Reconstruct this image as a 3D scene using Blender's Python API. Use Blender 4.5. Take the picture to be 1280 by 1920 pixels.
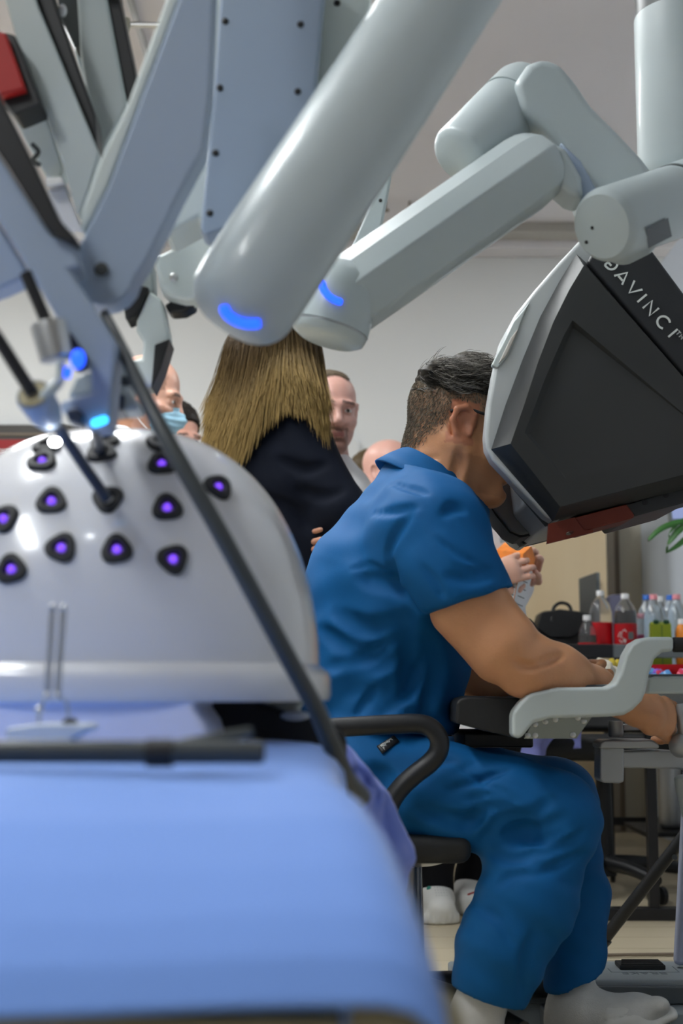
import bpy, bmesh, math, random
import numpy as np
from mathutils import Vector, Matrix
from mathutils.bvhtree import BVHTree
from mathutils import noise as mnoise

random.seed(7); np.random.seed(7)
for o in list(bpy.data.objects): bpy.data.objects.remove(o)
SC = bpy.context.scene
COL = SC.collection

# ------------------------------------------------------------------ camera
F = 2667.0                      # focal length in pixels of the 1280 x 1920 frame (50 mm on 36 mm)
CAMZ = 0.64
TH = math.atan(330.0 / F)       # tilted up a little
cd = bpy.data.cameras.new('camera'); cam = bpy.data.objects.new('camera', cd); COL.objects.link(cam)
cd.sensor_fit = 'VERTICAL'; cd.sensor_height = 36.0; cd.sensor_width = 24.0
cd.lens = 50.0; cd.clip_start = 0.05
cam.location = (0, 0, CAMZ); cam.rotation_euler = (math.pi / 2 + TH, 0, 0)
cd.dof.use_dof = True; cd.dof.focus_distance = 2.85; cd.dof.aperture_fstop = 3.8
SC.camera = cam

# ------------------------------------------------------------------ world, exposure
W = bpy.data.worlds.new('world'); SC.world = W; W.use_nodes = True
W.node_tree.nodes['Background'].inputs[0].default_value = (0.75, 0.85, 1.0, 1)
W.node_tree.nodes['Background'].inputs[1].default_value = 0.25
SC.view_settings.view_transform = 'Standard'; SC.view_settings.look = 'None'
SC.view_settings.exposure = 0.0; SC.view_settings.gamma = 1.0
SC.view_settings.use_curve_mapping = False
CEIL = 2.96
# ceiling lamps: (x, y, length along x, length along y); their diffusers give the light of the room
LAMP_POWER = 40.0
LAMPS = [(-0.75, 3.5, 0.3, 1.2), (-1.15, 1.9, 0.3, 1.2), (-1.6, -0.4, 0.3, 1.2), (-1.72, 5.3, 0.3, 1.2), (2.1, 5.4, 0.3, 1.2)]  # last two placed unseen to brighten the back wall

# ------------------------------------------------------------------ pixel -> world
CT, ST = math.cos(TH), math.sin(TH)
def pw(x, y, Y):
    u = (x - 640.0) / F; v = (960.0 - y) / F
    s = Y / (CT - v * ST)
    return Vector((u * s, Y, CAMZ + s * (ST + v * CT)))
def ray(x, y):
    u = (x - 640.0) / F; v = (960.0 - y) / F
    return Vector((u, CT - v * ST, ST + v * CT)).normalized()

# ------------------------------------------------------------------ materials
MATS = {}
def mat(name, col, rough=0.5, metal=0.0, noise=0.0, nscale=20.0, bump=0.0, bscale=60.0, emit=None, estr=0.0,
        trans=0.0, spec=0.5, coat=0.0, sss=0.0, vcol=False, sheen=0.0, ior=1.45, alpha=1.0):
    m = bpy.data.materials.new(name); m.use_nodes = True
    nt = m.node_tree; b = nt.nodes['Principled BSDF']
    c = (col[0], col[1], col[2], 1)
    b.inputs['Base Color'].default_value = c
    b.inputs['Roughness'].default_value = rough
    b.inputs['Metallic'].default_value = metal
    b.inputs['Specular IOR Level'].default_value = spec
    b.inputs['Coat Weight'].default_value = coat
    b.inputs['Coat Roughness'].default_value = 0.08
    b.inputs['Transmission Weight'].default_value = trans
    b.inputs['IOR'].default_value = ior
    b.inputs['Sheen Weight'].default_value = sheen
    b.inputs['Alpha'].default_value = alpha
    if sss:
        b.inputs['Subsurface Weight'].default_value = sss
        b.inputs['Subsurface Radius'].default_value = (1.0, 0.35, 0.2)
        b.inputs['Subsurface Scale'].default_value = 0.006
    src = None
    if vcol:
        a = nt.nodes.new('ShaderNodeVertexColor'); a.layer_name = 'col'; src = a.outputs['Color']
        nt.links.new(src, b.inputs['Base Color'])
    if noise or bump:
        tc = nt.nodes.new('ShaderNodeTexCoord')
        n = nt.nodes.new('ShaderNodeTexNoise'); n.inputs['Scale'].default_value = nscale; n.inputs['Detail'].default_value = 5
        nt.links.new(tc.outputs['Object'], n.inputs['Vector'])
        if noise:
            r = nt.nodes.new('ShaderNodeMapRange')
            r.inputs['To Min'].default_value = 1 - noise; r.inputs['To Max'].default_value = 1 + noise
            nt.links.new(n.outputs['Fac'], r.inputs['Value'])
            mx = nt.nodes.new('ShaderNodeMix'); mx.data_type = 'RGBA'; mx.blend_type = 'MULTIPLY'; mx.inputs[0].default_value = 1
            mx.inputs[6].default_value = c
            if src: nt.links.new(src, mx.inputs[6])
            nt.links.new(r.outputs['Result'], mx.inputs[7])
            nt.links.new(mx.outputs[2], b.inputs['Base Color'])
        if bump:
            n2 = nt.nodes.new('ShaderNodeTexNoise'); n2.inputs['Scale'].default_value = bscale; n2.inputs['Detail'].default_value = 4
            nt.links.new(tc.outputs['Object'], n2.inputs['Vector'])
            bp = nt.nodes.new('ShaderNodeBump'); bp.inputs['Strength'].default_value = bump; bp.inputs['Distance'].default_value = 0.004
            nt.links.new(n2.outputs['Fac'], bp.inputs['Height']); nt.links.new(bp.outputs['Normal'], b.inputs['Normal'])
    if emit:
        b.inputs['Emission Color'].default_value = (emit[0], emit[1], emit[2], 1)
        b.inputs['Emission Strength'].default_value = estr
    MATS[name] = m
    return m
def wood_mat(name, c1, c2, sx, sz, rough=0.4):
    m = mat(name, c1, rough)
    nt = m.node_tree; b = nt.nodes['Principled BSDF']
    tc = nt.nodes.new('ShaderNodeTexCoord'); mp = nt.nodes.new('ShaderNodeMapping'); mp.inputs['Scale'].default_value = (sx, sx, sz)
    n = nt.nodes.new('ShaderNodeTexNoise'); n.inputs['Scale'].default_value = 3; n.inputs['Detail'].default_value = 6
    rp = nt.nodes.new('ShaderNodeValToRGB'); rp.color_ramp.elements[0].position = 0.3; rp.color_ramp.elements[1].position = 0.7
    rp.color_ramp.elements[0].color = (*c1, 1); rp.color_ramp.elements[1].color = (*c2, 1)
    nt.links.new(tc.outputs['Object'], mp.inputs['Vector']); nt.links.new(mp.outputs['Vector'], n.inputs['Vector'])
    nt.links.new(n.outputs['Fac'], rp.inputs['Fac']); nt.links.new(rp.outputs['Color'], b.inputs['Base Color'])
    return m

mat('wall', (0.74, 0.755, 0.755), 0.85, noise=0.03, nscale=3, bump=0.05, bscale=150)
mat('wall_rear', (0.34, 0.35, 0.37), 0.85, noise=0.03, nscale=3)  # unseen walls, darkened to cut fill light and deepen contrast
mat('wall_window_tint', (0.62, 0.68, 0.76), 0.8, noise=0.02, nscale=3)  # window light put into the colour as a bluish tint
mat('ceiling', (0.80, 0.78, 0.81), 0.9, noise=0.03, nscale=2)
mat('trim', (0.50, 0.48, 0.44), 0.6)
mat('steel', (0.55, 0.56, 0.56), 0.35, 0.9, noise=0.1, nscale=12)
mat('zinc', (0.42, 0.45, 0.40), 0.25, 1.0, noise=0.25, nscale=9)
mat('alu', (0.42, 0.44, 0.46), 0.42, 0.55)
mat('lamp', (0.9, 0.9, 0.9), 0.5, emit=(0.96, 0.99, 1.0), estr=LAMP_POWER)
mat('lampframe', (0.7, 0.7, 0.7), 0.5)
mat('robot', (0.46, 0.525, 0.54), 0.38, noise=0.02, nscale=4, coat=0.15)
mat('robot_blue', (0.33, 0.41, 0.53), 0.42, noise=0.03, nscale=4)
mat('robot_grey', (0.42, 0.47, 0.47), 0.45)
mat('robot_white', (0.64, 0.71, 0.70), 0.4)
mat('black', (0.012, 0.013, 0.015), 0.42, noise=0.1)
mat('black_soft', (0.014, 0.015, 0.016), 0.6, bump=0.15, bscale=200)
mat('rod', (0.05, 0.058, 0.06), 0.35)
mat('navy_rod', (0.02, 0.03, 0.055), 0.3)
mat('red', (0.35, 0.008, 0.006), 0.5)
mat('led', (0.02, 0.08, 0.8), 0.4, emit=(0.012, 0.085, 1.0), estr=2.2)
mat('led_cyan', (0.05, 0.4, 0.9), 0.4, emit=(0.03, 0.45, 1.0), estr=3.0)
mat('led_violet', (0.2, 0.08, 0.8), 0.4, emit=(0.22, 0.07, 1.0), estr=1.3)
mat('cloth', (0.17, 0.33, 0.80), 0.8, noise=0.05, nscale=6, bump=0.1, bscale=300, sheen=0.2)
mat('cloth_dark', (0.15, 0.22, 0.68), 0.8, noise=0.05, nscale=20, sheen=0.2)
mat('dome', (0.66, 0.67, 0.70), 0.22, coat=0.5)
mat('dome_base', (0.72, 0.76, 0.95), 0.6)
mat('beige', (0.36, 0.32, 0.20), 0.7)
mat('plate', (0.55, 0.60, 0.66), 0.4)
wood_mat('maple', (0.68, 0.52, 0.31), (0.76, 0.61, 0.39), 2.0, 0.25)
wood_mat('maple_side', (0.30, 0.22, 0.12), (0.36, 0.27, 0.16), 2.0, 0.25)
wood_mat('plank', (0.52, 0.44, 0.30), (0.62, 0.54, 0.39), 0.5, 4.0, 0.35)

# ------------------------------------------------------------------ objects
ORG = {}
def org(o): return ORG.get(o.name, Vector((0, 0, 0)))
def tag(o, label=None, cat=None, group=None, kind=None):
    if label: o['label'] = label
    if cat: o['category'] = cat
    if group: o['group'] = group
    if kind: o['kind'] = kind
    return o
def thing(name, loc, label, cat, group=None):
    o = bpy.data.objects.new(name, None); COL.objects.link(o); o.location = loc; o.empty_display_size = 0.05
    ORG[o.name] = Vector(loc)
    return tag(o, label, cat, group)
def mesh(name, verts, faces, m, parent=None, smooth=None, bevel=0.0, seg=2, col=None):
    """one mesh object; verts in world metres. smooth = angle in degrees (None: flat)"""
    vs = np.array([tuple(v) for v in verts], dtype=np.float64) if not isinstance(verts, np.ndarray) else verts.astype(np.float64)
    if parent is not None: o0 = org(parent)
    else: o0 = Vector(((vs[:, 0].min() + vs[:, 0].max()) / 2, (vs[:, 1].min() + vs[:, 1].max()) / 2, vs[:, 2].min()))
    me = bpy.data.meshes.new(name)
    me.from_pydata((vs - np.array(o0)).tolist(), [], faces if isinstance(faces, list) else faces.tolist())
    me.update()
    o = bpy.data.objects.new(name, me); COL.objects.link(o)
    if parent is not None: o.parent = parent; ORG[o.name] = Vector(o0)
    else: o.location = o0; ORG[o.name] = Vector(o0)
    me.materials.append(MATS[m] if isinstance(m, str) else m)
    if smooth is not None:
        me.polygons.foreach_set('use_smooth', [True] * len(me.polygons))
        if smooth < 180: me.set_sharp_from_angle(angle=math.radians(smooth))
    if col is not None:
        a = me.color_attributes.new('col', 'FLOAT_COLOR', 'POINT')
        c = np.ones((len(vs), 4), dtype=np.float32); c[:, :3] = col
        a.data.foreach_set('color', c.ravel())
    if bevel > 0:
        b = o.modifiers.new('bevel', 'BEVEL'); b.width = bevel; b.segments = seg; b.limit_method = 'ANGLE'; b.angle_limit = math.radians(35)
        b.harden_normals = smooth is not None
    return o
def fixn(o):
    bm = bmesh.new(); bm.from_mesh(o.data); bmesh.ops.recalc_face_normals(bm, faces=bm.faces); bm.to_mesh(o.data); bm.free(); return o
def boxv(a, b):
    x0, y0, z0 = a; x1, y1, z1 = b
    v = [(x0, y0, z0), (x1, y0, z0), (x1, y1, z0), (x0, y1, z0), (x0, y0, z1), (x1, y0, z1), (x1, y1, z1), (x0, y1, z1)]
    f = [[3, 2, 1, 0], [4, 5, 6, 7], [0, 1, 5, 4], [1, 2, 6, 5], [2, 3, 7, 6], [3, 0, 4, 7]]
    return v, f
def box(name, a, b, m, parent=None, bevel=0.0, **k):
    v, f = boxv([min(p, q) for p, q in zip(a, b)], [max(p, q) for p, q in zip(a, b)])
    return mesh(name, v, f, m, parent, smooth=30 if bevel else None, bevel=bevel, **k)
def prism(name, front, back, m, parent=None, bevel=0.0, seg=2, smooth=30):
    n = len(front)
    v = list(front) + list(back)
    f = [list(range(n))[::-1], list(range(n, 2 * n))] + [[i, (i + 1) % n, n + (i + 1) % n, n + i] for i in range(n)]
    o = mesh(name, v, f, m, parent, smooth=smooth, bevel=bevel, seg=seg)
    return fixn(o)
def slab(name, pts, Y, depth, m, parent=None, bevel=0.0, seg=2, Y2=None, smooth=30):
    """plate whose front outline is given in pixels at distance Y (or a per-point Y), depth metres thick"""
    fr = [pw(p[0], p[1], p[2] if len(p) > 2 else Y) for p in pts]
    bk = [p + Vector((0, depth, 0)) for p in fr]
    return prism(name, fr, bk, m, parent, bevel, seg, smooth)
def crom(pts, sub):
    pts = [Vector(p) for p in pts]
    if sub <= 1 or len(pts) < 3: return pts
    out = []
    P = [pts[0] * 2 - pts[1]] + pts + [pts[-1] * 2 - pts[-2]]
    for i in range(1, len(P) - 2):
        p0, p1, p2, p3 = P[i - 1], P[i], P[i + 1], P[i + 2]
        for j in range(sub):
            t = j / sub
            out.append(0.5 * ((2 * p1) + (-p0 + p2) * t + (2 * p0 - 5 * p1 + 4 * p2 - p3) * t * t + (-p0 + 3 * p1 - 3 * p2 + p3) * t ** 3))
    out.append(pts[-1]); return out
def tubev(path, r, n=10, up=None, ph=0.0, flat=1.0):
    path = [Vector(p) for p in path]; k = len(path)
    rr = r if isinstance(r, (list, tuple)) else [r] * k
    if len(rr) != k: rr = list(np.interp(np.linspace(0, 1, k), np.linspace(0, 1, len(rr)), rr))
    v = []; f = []; prev = None
    for i in range(k):
        t = (path[min(i + 1, k - 1)] - path[max(i - 1, 0)]).normalized()
        if prev is None:
            u = Vector(up) if up is not None else Vector((0, 0, 1))
            if abs(u.dot(t)) > 0.95: u = Vector((1, 0, 0)) if up is None else u.orthogonal()
        else: u = prev
        u = (u - t * u.dot(t)).normalized(); w = t.cross(u); prev = u
        for j in range(n):
            a = 2 * math.pi * j / n + ph
            v.append(path[i] + (u * math.cos(a) * flat + w * math.sin(a)) * rr[i])
    for i in range(k - 1):
        for j in range(n):
            f.append([i * n + j, i * n + (j + 1) % n, (i + 1) * n + (j + 1) % n, (i + 1) * n + j])
    f.append(list(range(n))[::-1]); f.append([(k - 1) * n + j for j in range(n)])
    return v, f
def tube(name, path, r, m, parent=None, n=12, sub=1, smooth=40, **k):
    v, f = tubev(crom(path, sub), r, n, **k)
    return fixn(mesh(name, v, f, m, parent, smooth=smooth))
def merge(parts):
    V = []; Fc = []
    for v, f in parts:
        b = len(V); V += list(v); Fc += [[i + b for i in q] for q in f]
    return V, Fc
def lathev(base, axis, prof, n=24):
    """prof: list of (distance along axis, radius)"""
    a = Vector(axis).normalized(); u = a.orthogonal().normalized(); w = a.cross(u)
    v = []; f = []
    for h, r in prof:
        for j in range(n):
            t = 2 * math.pi * j / n
            v.append(Vector(base) + a * h + (u * math.cos(t) + w * math.sin(t)) * max(r, 1e-5))
    k = len(prof)
    for i in range(k - 1):
        for j in range(n):
            f.append([i * n + j, i * n + (j + 1) % n, (i + 1) * n + (j + 1) % n, (i + 1) * n + j])
    f.append(list(range(n))[::-1]); f.append([(k - 1) * n + j for j in range(n)])
    return v, f
def lathe(name, base, axis, prof, m, parent=None, n=24, smooth=40):
    v, f = lathev(base, axis, prof, n)
    return fixn(mesh(name, v, f, m, parent, smooth=smooth))
def ellv(c, r, n=16, k=10, R=None):
    v = []; f = []
    for i in range(k + 1):
        p = math.pi * i / k
        for j in range(n):
            t = 2 * math.pi * j / n
            q = Vector((r[0] * math.sin(p) * math.cos(t), r[1] * math.sin(p) * math.sin(t), r[2] * math.cos(p)))
            if R is not None: q = R @ q
            v.append(Vector(c) + q)
    for i in range(k):
        for j in range(n):
            f.append([i * n + j, (i + 1) * n + j, (i + 1) * n + (j + 1) % n, i * n + (j + 1) % n])
    return v, f
def ell(name, c, r, m, parent=None, n=16, k=10, R=None):
    v, f = ellv(c, r, n, k, R)
    return fixn(mesh(name, v, f, m, parent, smooth=180))
def bvh_of(o):
    w = org(o)
    me = o.data
    return BVHTree.FromPolygons([Vector(v.co) + w for v in me.vertices], [list(p.vertices) for p in me.polygons])
def hit(b, x, y):
    l, n, i, d = b.ray_cast(Vector((0, 0, CAMZ)), ray(x, y))
    if l is None: return None, None
    if n.dot(ray(x, y)) > 0: n = -n
    return l, n
def strip_on(name, b, pts, r, m, parent, sub=4, lift=0.3, n=8):
    """round strip laid on a surface along a pixel line"""
    px = crom([Vector((p[0], p[1], 0)) for p in pts], sub); out = []
    for p in px:
        l, nn = hit(b, p.x, p.y)
        if l is not None: out.append(l + nn * r * lift)
    if len(out) < 2: return None
    return tube(name, out, [r * 0.7] + [r] * (len(out) - 2) + [r * 0.7], m, parent, n=n, smooth=60)
def text_mesh(name, s, size, origin, xdir, ydir, m, parent=None, depth=0.0006, align='LEFT', squash=1.0):
    cu = bpy.data.curves.new('t', 'FONT'); cu.body = s; cu.size = size; cu.extrude = depth; cu.align_x = align
    to = bpy.data.objects.new('t', cu); COL.objects.link(to)
    dg = bpy.context.evaluated_depsgraph_get()
    me = bpy.data.meshes.new_from_object(to.evaluated_get(dg))
    bpy.data.objects.remove(to)
    X = Vector(xdir).normalized(); Yd = Vector(ydir).normalized(); Z = X.cross(Yd)
    vs = [Vector(origin) + X * v.co.x * squash + Yd * v.co.y + Z * v.co.z for v in me.vertices]
    fs = [list(p.vertices) for p in me.polygons]
    return mesh(name, vs, fs, m, parent)
def grid(nu, nv, fn):
    v = [fn(i / (nu - 1), j / (nv - 1)) for j in range(nv) for i in range(nu)]
    f = [[j * nu + i, j * nu + i + 1, (j + 1) * nu + i + 1, (j + 1) * nu + i] for j in range(nv - 1) for i in range(nu - 1)]
    return v, f
def solidify(o, t):
    s = o.modifiers.new('thick', 'SOLIDIFY'); s.thickness = t; s.offset = 0; return o

# ------------------------------------------------------------------ room
RX, LX, BY, FY = 1.385, -3.2, 7.2, -2.4
fl = box('floor', (LX, FY, -0.06), (4.0, BY, -0.004), 'plank'); tag(fl, 'pale beige wood plank floor', kind='structure')
pw_, py = 0.16, FY                                     # plank boards of the floor, butt jointed, running left to right
vb, fb = boxv((-1.3, 0, -0.02), (1.3, pw_ - 0.003, 0.0))
plank_me = {}
for r in range(20):
    y0 = 2.35 + r * pw_
    if y0 > 5.55: break
    off = (r * 0.77) % 2.6
    for c in range(-1, 2):
        x0 = c * 2.6 - 2.6 + off
        a, b = max(x0, -0.9), min(x0 + 2.597, 2.6)
        if b - a < 0.05: continue
        o = box('plank', (a, y0, -0.02), (b, y0 + pw_ - 0.003, 0.0), 'plank', fl)
ce = box('ceiling', (LX, FY, CEIL), (4.0, BY, CEIL + 0.08), 'ceiling'); tag(ce, kind='structure')
wb = box('wall_back', (LX, BY, 0), (4.0, BY + 0.1, CEIL), 'wall'); tag(wb, kind='structure')
wl = box('wall_left', (LX - 0.1, FY, 0), (LX, BY, CEIL), 'wall_rear'); tag(wl, kind='structure')
wf = box('wall_front', (LX, FY - 0.1, 0), (4.0, FY, CEIL), 'wall_rear'); tag(wf, kind='structure')
wr = box('wall_right', (RX, 0.3, 0), (RX + 0.08, 6.95, 2.47), 'wall_window_tint'); tag(wr, 'pale partition wall behind the drinks with bluish window light painted in', kind='structure')
wo = box('wall_outer', (4.0, FY, 0), (4.1, BY, CEIL), 'wall'); tag(wo, kind='structure')
bs = box('baseboard_back', (LX, BY - 0.015, 0), (4.0, BY, 0.08), 'trim'); tag(bs, kind='structure')
# band under the ceiling along the back wall and cable ducts on the ceiling
t1 = box('trim_1', (LX, BY - 0.16, CEIL - 0.09), (4.0, BY, CEIL), 'ceiling'); tag(t1, kind='structure')
t2 = box('trim_2', (LX, BY - 0.30, CEIL - 0.05), (4.0, BY - 0.16, CEIL), 'trim'); tag(t2, kind='structure')
for i, x in enumerate((1.40, 1.47, 1.60)):
    t = box('trim_%d' % (i + 3), (x, 4.0, CEIL - 0.06), (x + 0.035, 6.9, CEIL), 'trim', bevel=0.006); tag(t, kind='structure')
for i, (x, y, lx, ly) in enumerate(LAMPS):
    e = thing('ceiling_light', (x, y, CEIL - 0.05), 'long fluorescent panel lamp mounted unseen on the ceiling', 'lamp', 'ceiling lamps')
    box('frame', (x - lx / 2 - 0.02, y - ly / 2 - 0.02, CEIL - 0.05), (x + lx / 2 + 0.02, y + ly / 2 + 0.02, CEIL - 0.001), 'lampframe', e)
    box('diffuser', (x - lx / 2, y - ly / 2, CEIL - 0.06), (x + lx / 2, y + ly / 2, CEIL - 0.045), 'lamp', e)
# ================================================================== operating table with its blue cloth
PROF = [(1.825, .545), (1.815, .562), (1.78, .575), (1.6, .577), (1.3, .577), (1.1, .577), (0.98, .570), (0.90, .556), (0.84, .533), (0.80, .513), (0.775, .495), (0.758, .474)]
def prof_at(t):
    k = t * (len(PROF) - 1); i = min(int(k), len(PROF) - 2); q = k - i
    return PROF[i][0] * (1 - q) + PROF[i + 1][0] * q, PROF[i][1] * (1 - q) + PROF[i + 1][1] * q
def edge_x(Y): return 0.004 + 0.055 * max(0, (1.15 - Y) / 0.4) ** 1.3 - 0.02 * max(0, (Y - 1.5))
def cloth_pt(u, v):
    Y, z = prof_at(v)
    ex = edge_x(Y); R = 0.035; flat = 0.78; drop = 0.16
    L = flat + R * 1.57 + drop; s = u * L
    if s < flat: x, dz = ex - R - flat + s, 0.0
    elif s < flat + R * 1.57:
        a = (s - flat) / R; x, dz = ex - R + R * math.sin(a), -R * (1 - math.cos(a))
    else:
        d = s - flat - R * 1.57
        x, dz = ex + 0.012 * math.sin(Y * 31) * d / drop - 0.01 * d / drop, -R - d
    # slack: corner at the far end is rounded down, soft wrinkles on the top
    if Y > 1.55: dz -= max(0, x + 0.10) ** 2 * 3.0 * (Y - 1.55) / 0.25
    dz += 0.0025 * math.sin(Y * 9 + x * 5) + 0.002 * math.sin(x * 17 - Y * 6)
    return Vector((x, Y, z + dz))
v, f = grid(70, 80, cloth_pt)
cl = solidify(mesh('table_drape', v, f, 'cloth', smooth=180), 0.003)
tag(cl, 'smooth light blue cloth draped over the operating table', 'drape')
tb = thing('operating_table', (-0.4, 1.3, 0), 'operating table hidden under the light blue cloth', 'table')
box('mattress', (-0.80, 0.88, 0.45), (-0.06, 1.74, 0.520), 'beige', tb, bevel=0.03, seg=3)
box('table_frame', (-0.78, 0.87, 0.40), (-0.09, 1.72, 0.45), 'alu', tb, bevel=0.005)
box('pedestal', (-0.55, 1.2, 0.06), (-0.25, 1.6, 0.40), 'alu', tb, bevel=0.02)
box('foot_plate', (-0.7, 0.95, 0.0), (-0.15, 1.9, 0.06), 'alu', tb, bevel=0.02)
box('side_rail', (-0.75, 0.80, 0.40), (0.0, 0.83, 0.462), 'beige', tb, bevel=0.004)
ell('corner_knob', (0.035, 0.80, 0.455), (0.032, 0.03, 0.03), 'beige', tb)

# crumpled cloth end hanging off the far corner of the table
LE = [(612, 1388, 1.74), (632, 1440, 1.72), (642, 1520, 1.68), (646, 1590, 1.64), (652, 1660, 1.62), (660, 1720, 1.62)]
RE = [(645, 1392, 1.83), (702, 1462, 1.83), (738, 1508, 1.82), (771, 1592, 1.81), (765, 1652, 1.80), (752, 1725, 1.79)]
LEw = crom([pw(*p) for p in LE], 8); REw = crom([pw(*p) for p in RE], 8)
def crump(u, v):
    k = v * (len(LEw) - 1); i = min(int(k), len(LEw) - 2); q = k - i
    a = LEw[i].lerp(LEw[i + 1], q); b = REw[i].lerp(REw[i + 1], q)
    p = a.lerp(b, u)
    n = mnoise.noise(Vector((u * 2.0 + 3, v * 5.5, 1.0))) * 0.6 + 0.5 * abs(mnoise.noise(Vector((u * 3.0, v * 8 + u * 3.0, 7.0))))
    env = math.sin(math.pi * min(1, max(0, u * 0.9 + 0.1)))
    return p + Vector((0.012 * n, -0.075 * n * env, 0.015 * n * env))
v, f = grid(30, 60, crump)
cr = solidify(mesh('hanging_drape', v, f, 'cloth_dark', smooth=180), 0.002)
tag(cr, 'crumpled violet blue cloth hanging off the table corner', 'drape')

# ================================================================== training dome
DC = Vector((-0.262, 1.66, 0)); DRX, DRY, DZ0, DZ1 = 0.237, 0.215, 0.652, 0.940
dm = thing('training_dome', (DC.x, DC.y, 0.59), 'glossy white training dome with black ports glowing violet', 'training dome')
def dome_pt(a, t):
    """a angle around, t 0 = rim .. 1 = top"""
    p = t * math.pi / 2
    e = 2.0 / 2.75
    ca, sa = math.cos(a), math.sin(a)
    rr = math.cos(p) ** (2 / 2.5); hh = math.sin(p) ** (2 / 2.1)
    sx = abs(ca) ** e * (1 if ca >= 0 else -1); sy = abs(sa) ** e * (1 if sa >= 0 else -1)
    k = 1.0
    return Vector((DC.x + DRX * k * rr * sx, DC.y + DRY * k * rr * sy, DZ0 + (DZ1 - DZ0) * hh))
N, K = 96, 40
v = []; f = []
for i in range(K + 1):
    for j in range(N): v.append(dome_pt(2 * math.pi * j / N, min(i / K, 0.9995)))
for i in range(K):
    for j in range(N): f.append([i * N + j, i * N + (j + 1) % N, (i + 1) * N + (j + 1) % N, (i + 1) * N + j])
shell = mesh('shell', v, f, 'dome', dm, smooth=180)
def ringloop(scale, z):
    out = []
    for j in range(N):
        p = dome_pt(2 * math.pi * j / N, 0)
        out.append(Vector((DC.x + (p.x - DC.x) * scale, DC.y + (p.y - DC.y) * scale, z)))
    return out
prof = [(0.99, .668), (1.02, .662), (1.045, .658), (1.055, .650), (1.055, .632), (1.045, .626), (0.98, .626), (0.9, .64)]
v = []; f = []
for s, z in prof: v += ringloop(s, z)
for i in range(len(prof) - 1):
    for j in range(N): f.append([i * N + j, (i + 1) * N + j, (i + 1) * N + (j + 1) % N, i * N + (j + 1) % N])
mesh('rim', v, f, 'dome', dm, smooth=50)
# tray below the dome
slab('base_tray', [(-200, 1284), (366, 1284), (366, 1330), (384, 1356), (400, 1408), (-200, 1408)], 1.445, 0.20, 'dome_base', dm, bevel=0.008)
slab('base_block', [(330, 1280), (590, 1280), (560, 1330), (548, 1390), (330, 1390)], 1.68, 0.12, 'robot_grey', dm, bevel=0.006)
# pale fabric seam that follows the back of the dome top
bv = bvh_of(shell)
PORTS = [(80, 867, 25, 15, 1), (97, 941, 26, 21, 1), (202, 937, 28, 23, 0), (313, 953, 26, 22, 1), (8, 974, 20, 18, 1), (115, 1028, 27, 24, 1),
         (219, 1031, 27, 26, 1), (324, 1049, 26, 26, 1), (22, 1068, 26, 25, 1), (408, 915, 26, 16, 1), (303, 872, 27, 15, 1), (190, 851, 26, 14, 0),
         (195, 829, 22, 7, 0), (90, 838, 26, 9, 0), (300, 834, 28, 8, 0)]
for (x, y, rx, ry, lit) in PORTS:
    l, n = hit(bv, x, y)
    if l is None: continue
    u = n.orthogonal().normalized(); w = n.cross(u); ph = random.random() * 6
    def flower(r, h, k=30):
        return [l + n * h + (u * math.cos(2 * math.pi * j / k) + w * math.sin(2 * math.pi * j / k)) * r * (1 + 0.10 * math.cos(3 * 2 * math.pi * j / k + ph)) for j in range(k)]
    R = 0.0160
    rings = [flower(R, -0.003), flower(R, 0.003), flower(R * .92, 0.006), flower(R * .55, 0.0065), flower(R * .34, 0.002), flower(R * .33, -0.004)]
    k = 30; vv = sum(rings, []); ff = [[i * k + j, i * k + (j + 1) % k, (i + 1) * k + (j + 1) % k, (i + 1) * k + j] for i in range(5) for j in range(k)]
    ff.append([5 * k + j for j in range(k)])
    p = fixn(mesh('port', vv, ff, 'black_soft', dm, smooth=40))
    if lit:
        ell('light', l + n * 0.002, (0.0042, 0.0042, 0.0042), 'led_violet', p, 10, 6)
# curved black support at the right of the tray
sb = slab('support_strut', [(366, 1287), (440, 1287), (490, 1318), (545, 1338), (600, 1352), (650, 1376), (650, 1430), (610, 1405), (560, 1402), (480, 1398), (425, 1392), (385, 1350), (368, 1315)], 1.64, 0.035, 'black_soft', None, bevel=0.008)
tag(sb, 'black curved support strut between the dome tray and the chair', 'strut')
bt = ell('glass_bead', pw(553, 1342, 1.63), (0.017, 0.009, 0.006), 'plate', None)
tag(bt, 'small shiny oval latch on the black strut', 'latch')

# long dark cable that crosses the dome
cb = tube('instrument_cable', [pw(196, 588, 1.47), pw(222, 640, 1.44), pw(300, 800, 1.38), pw(420, 1012, 1.36), pw(530, 1215, 1.38), pw(590, 1325, 1.42), pw(625, 1405, 1.46), pw(650, 1462, 1.5), pw(676, 1494, 1.55)], [0.0050, 0.0060, 0.0085, 0.0088, 0.0088, 0.0092, 0.0098, 0.010, 0.011], 'rod', None, n=14, sub=8)
tag(cb, 'long dark grey cable slanting across the white dome', 'cable')

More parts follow.
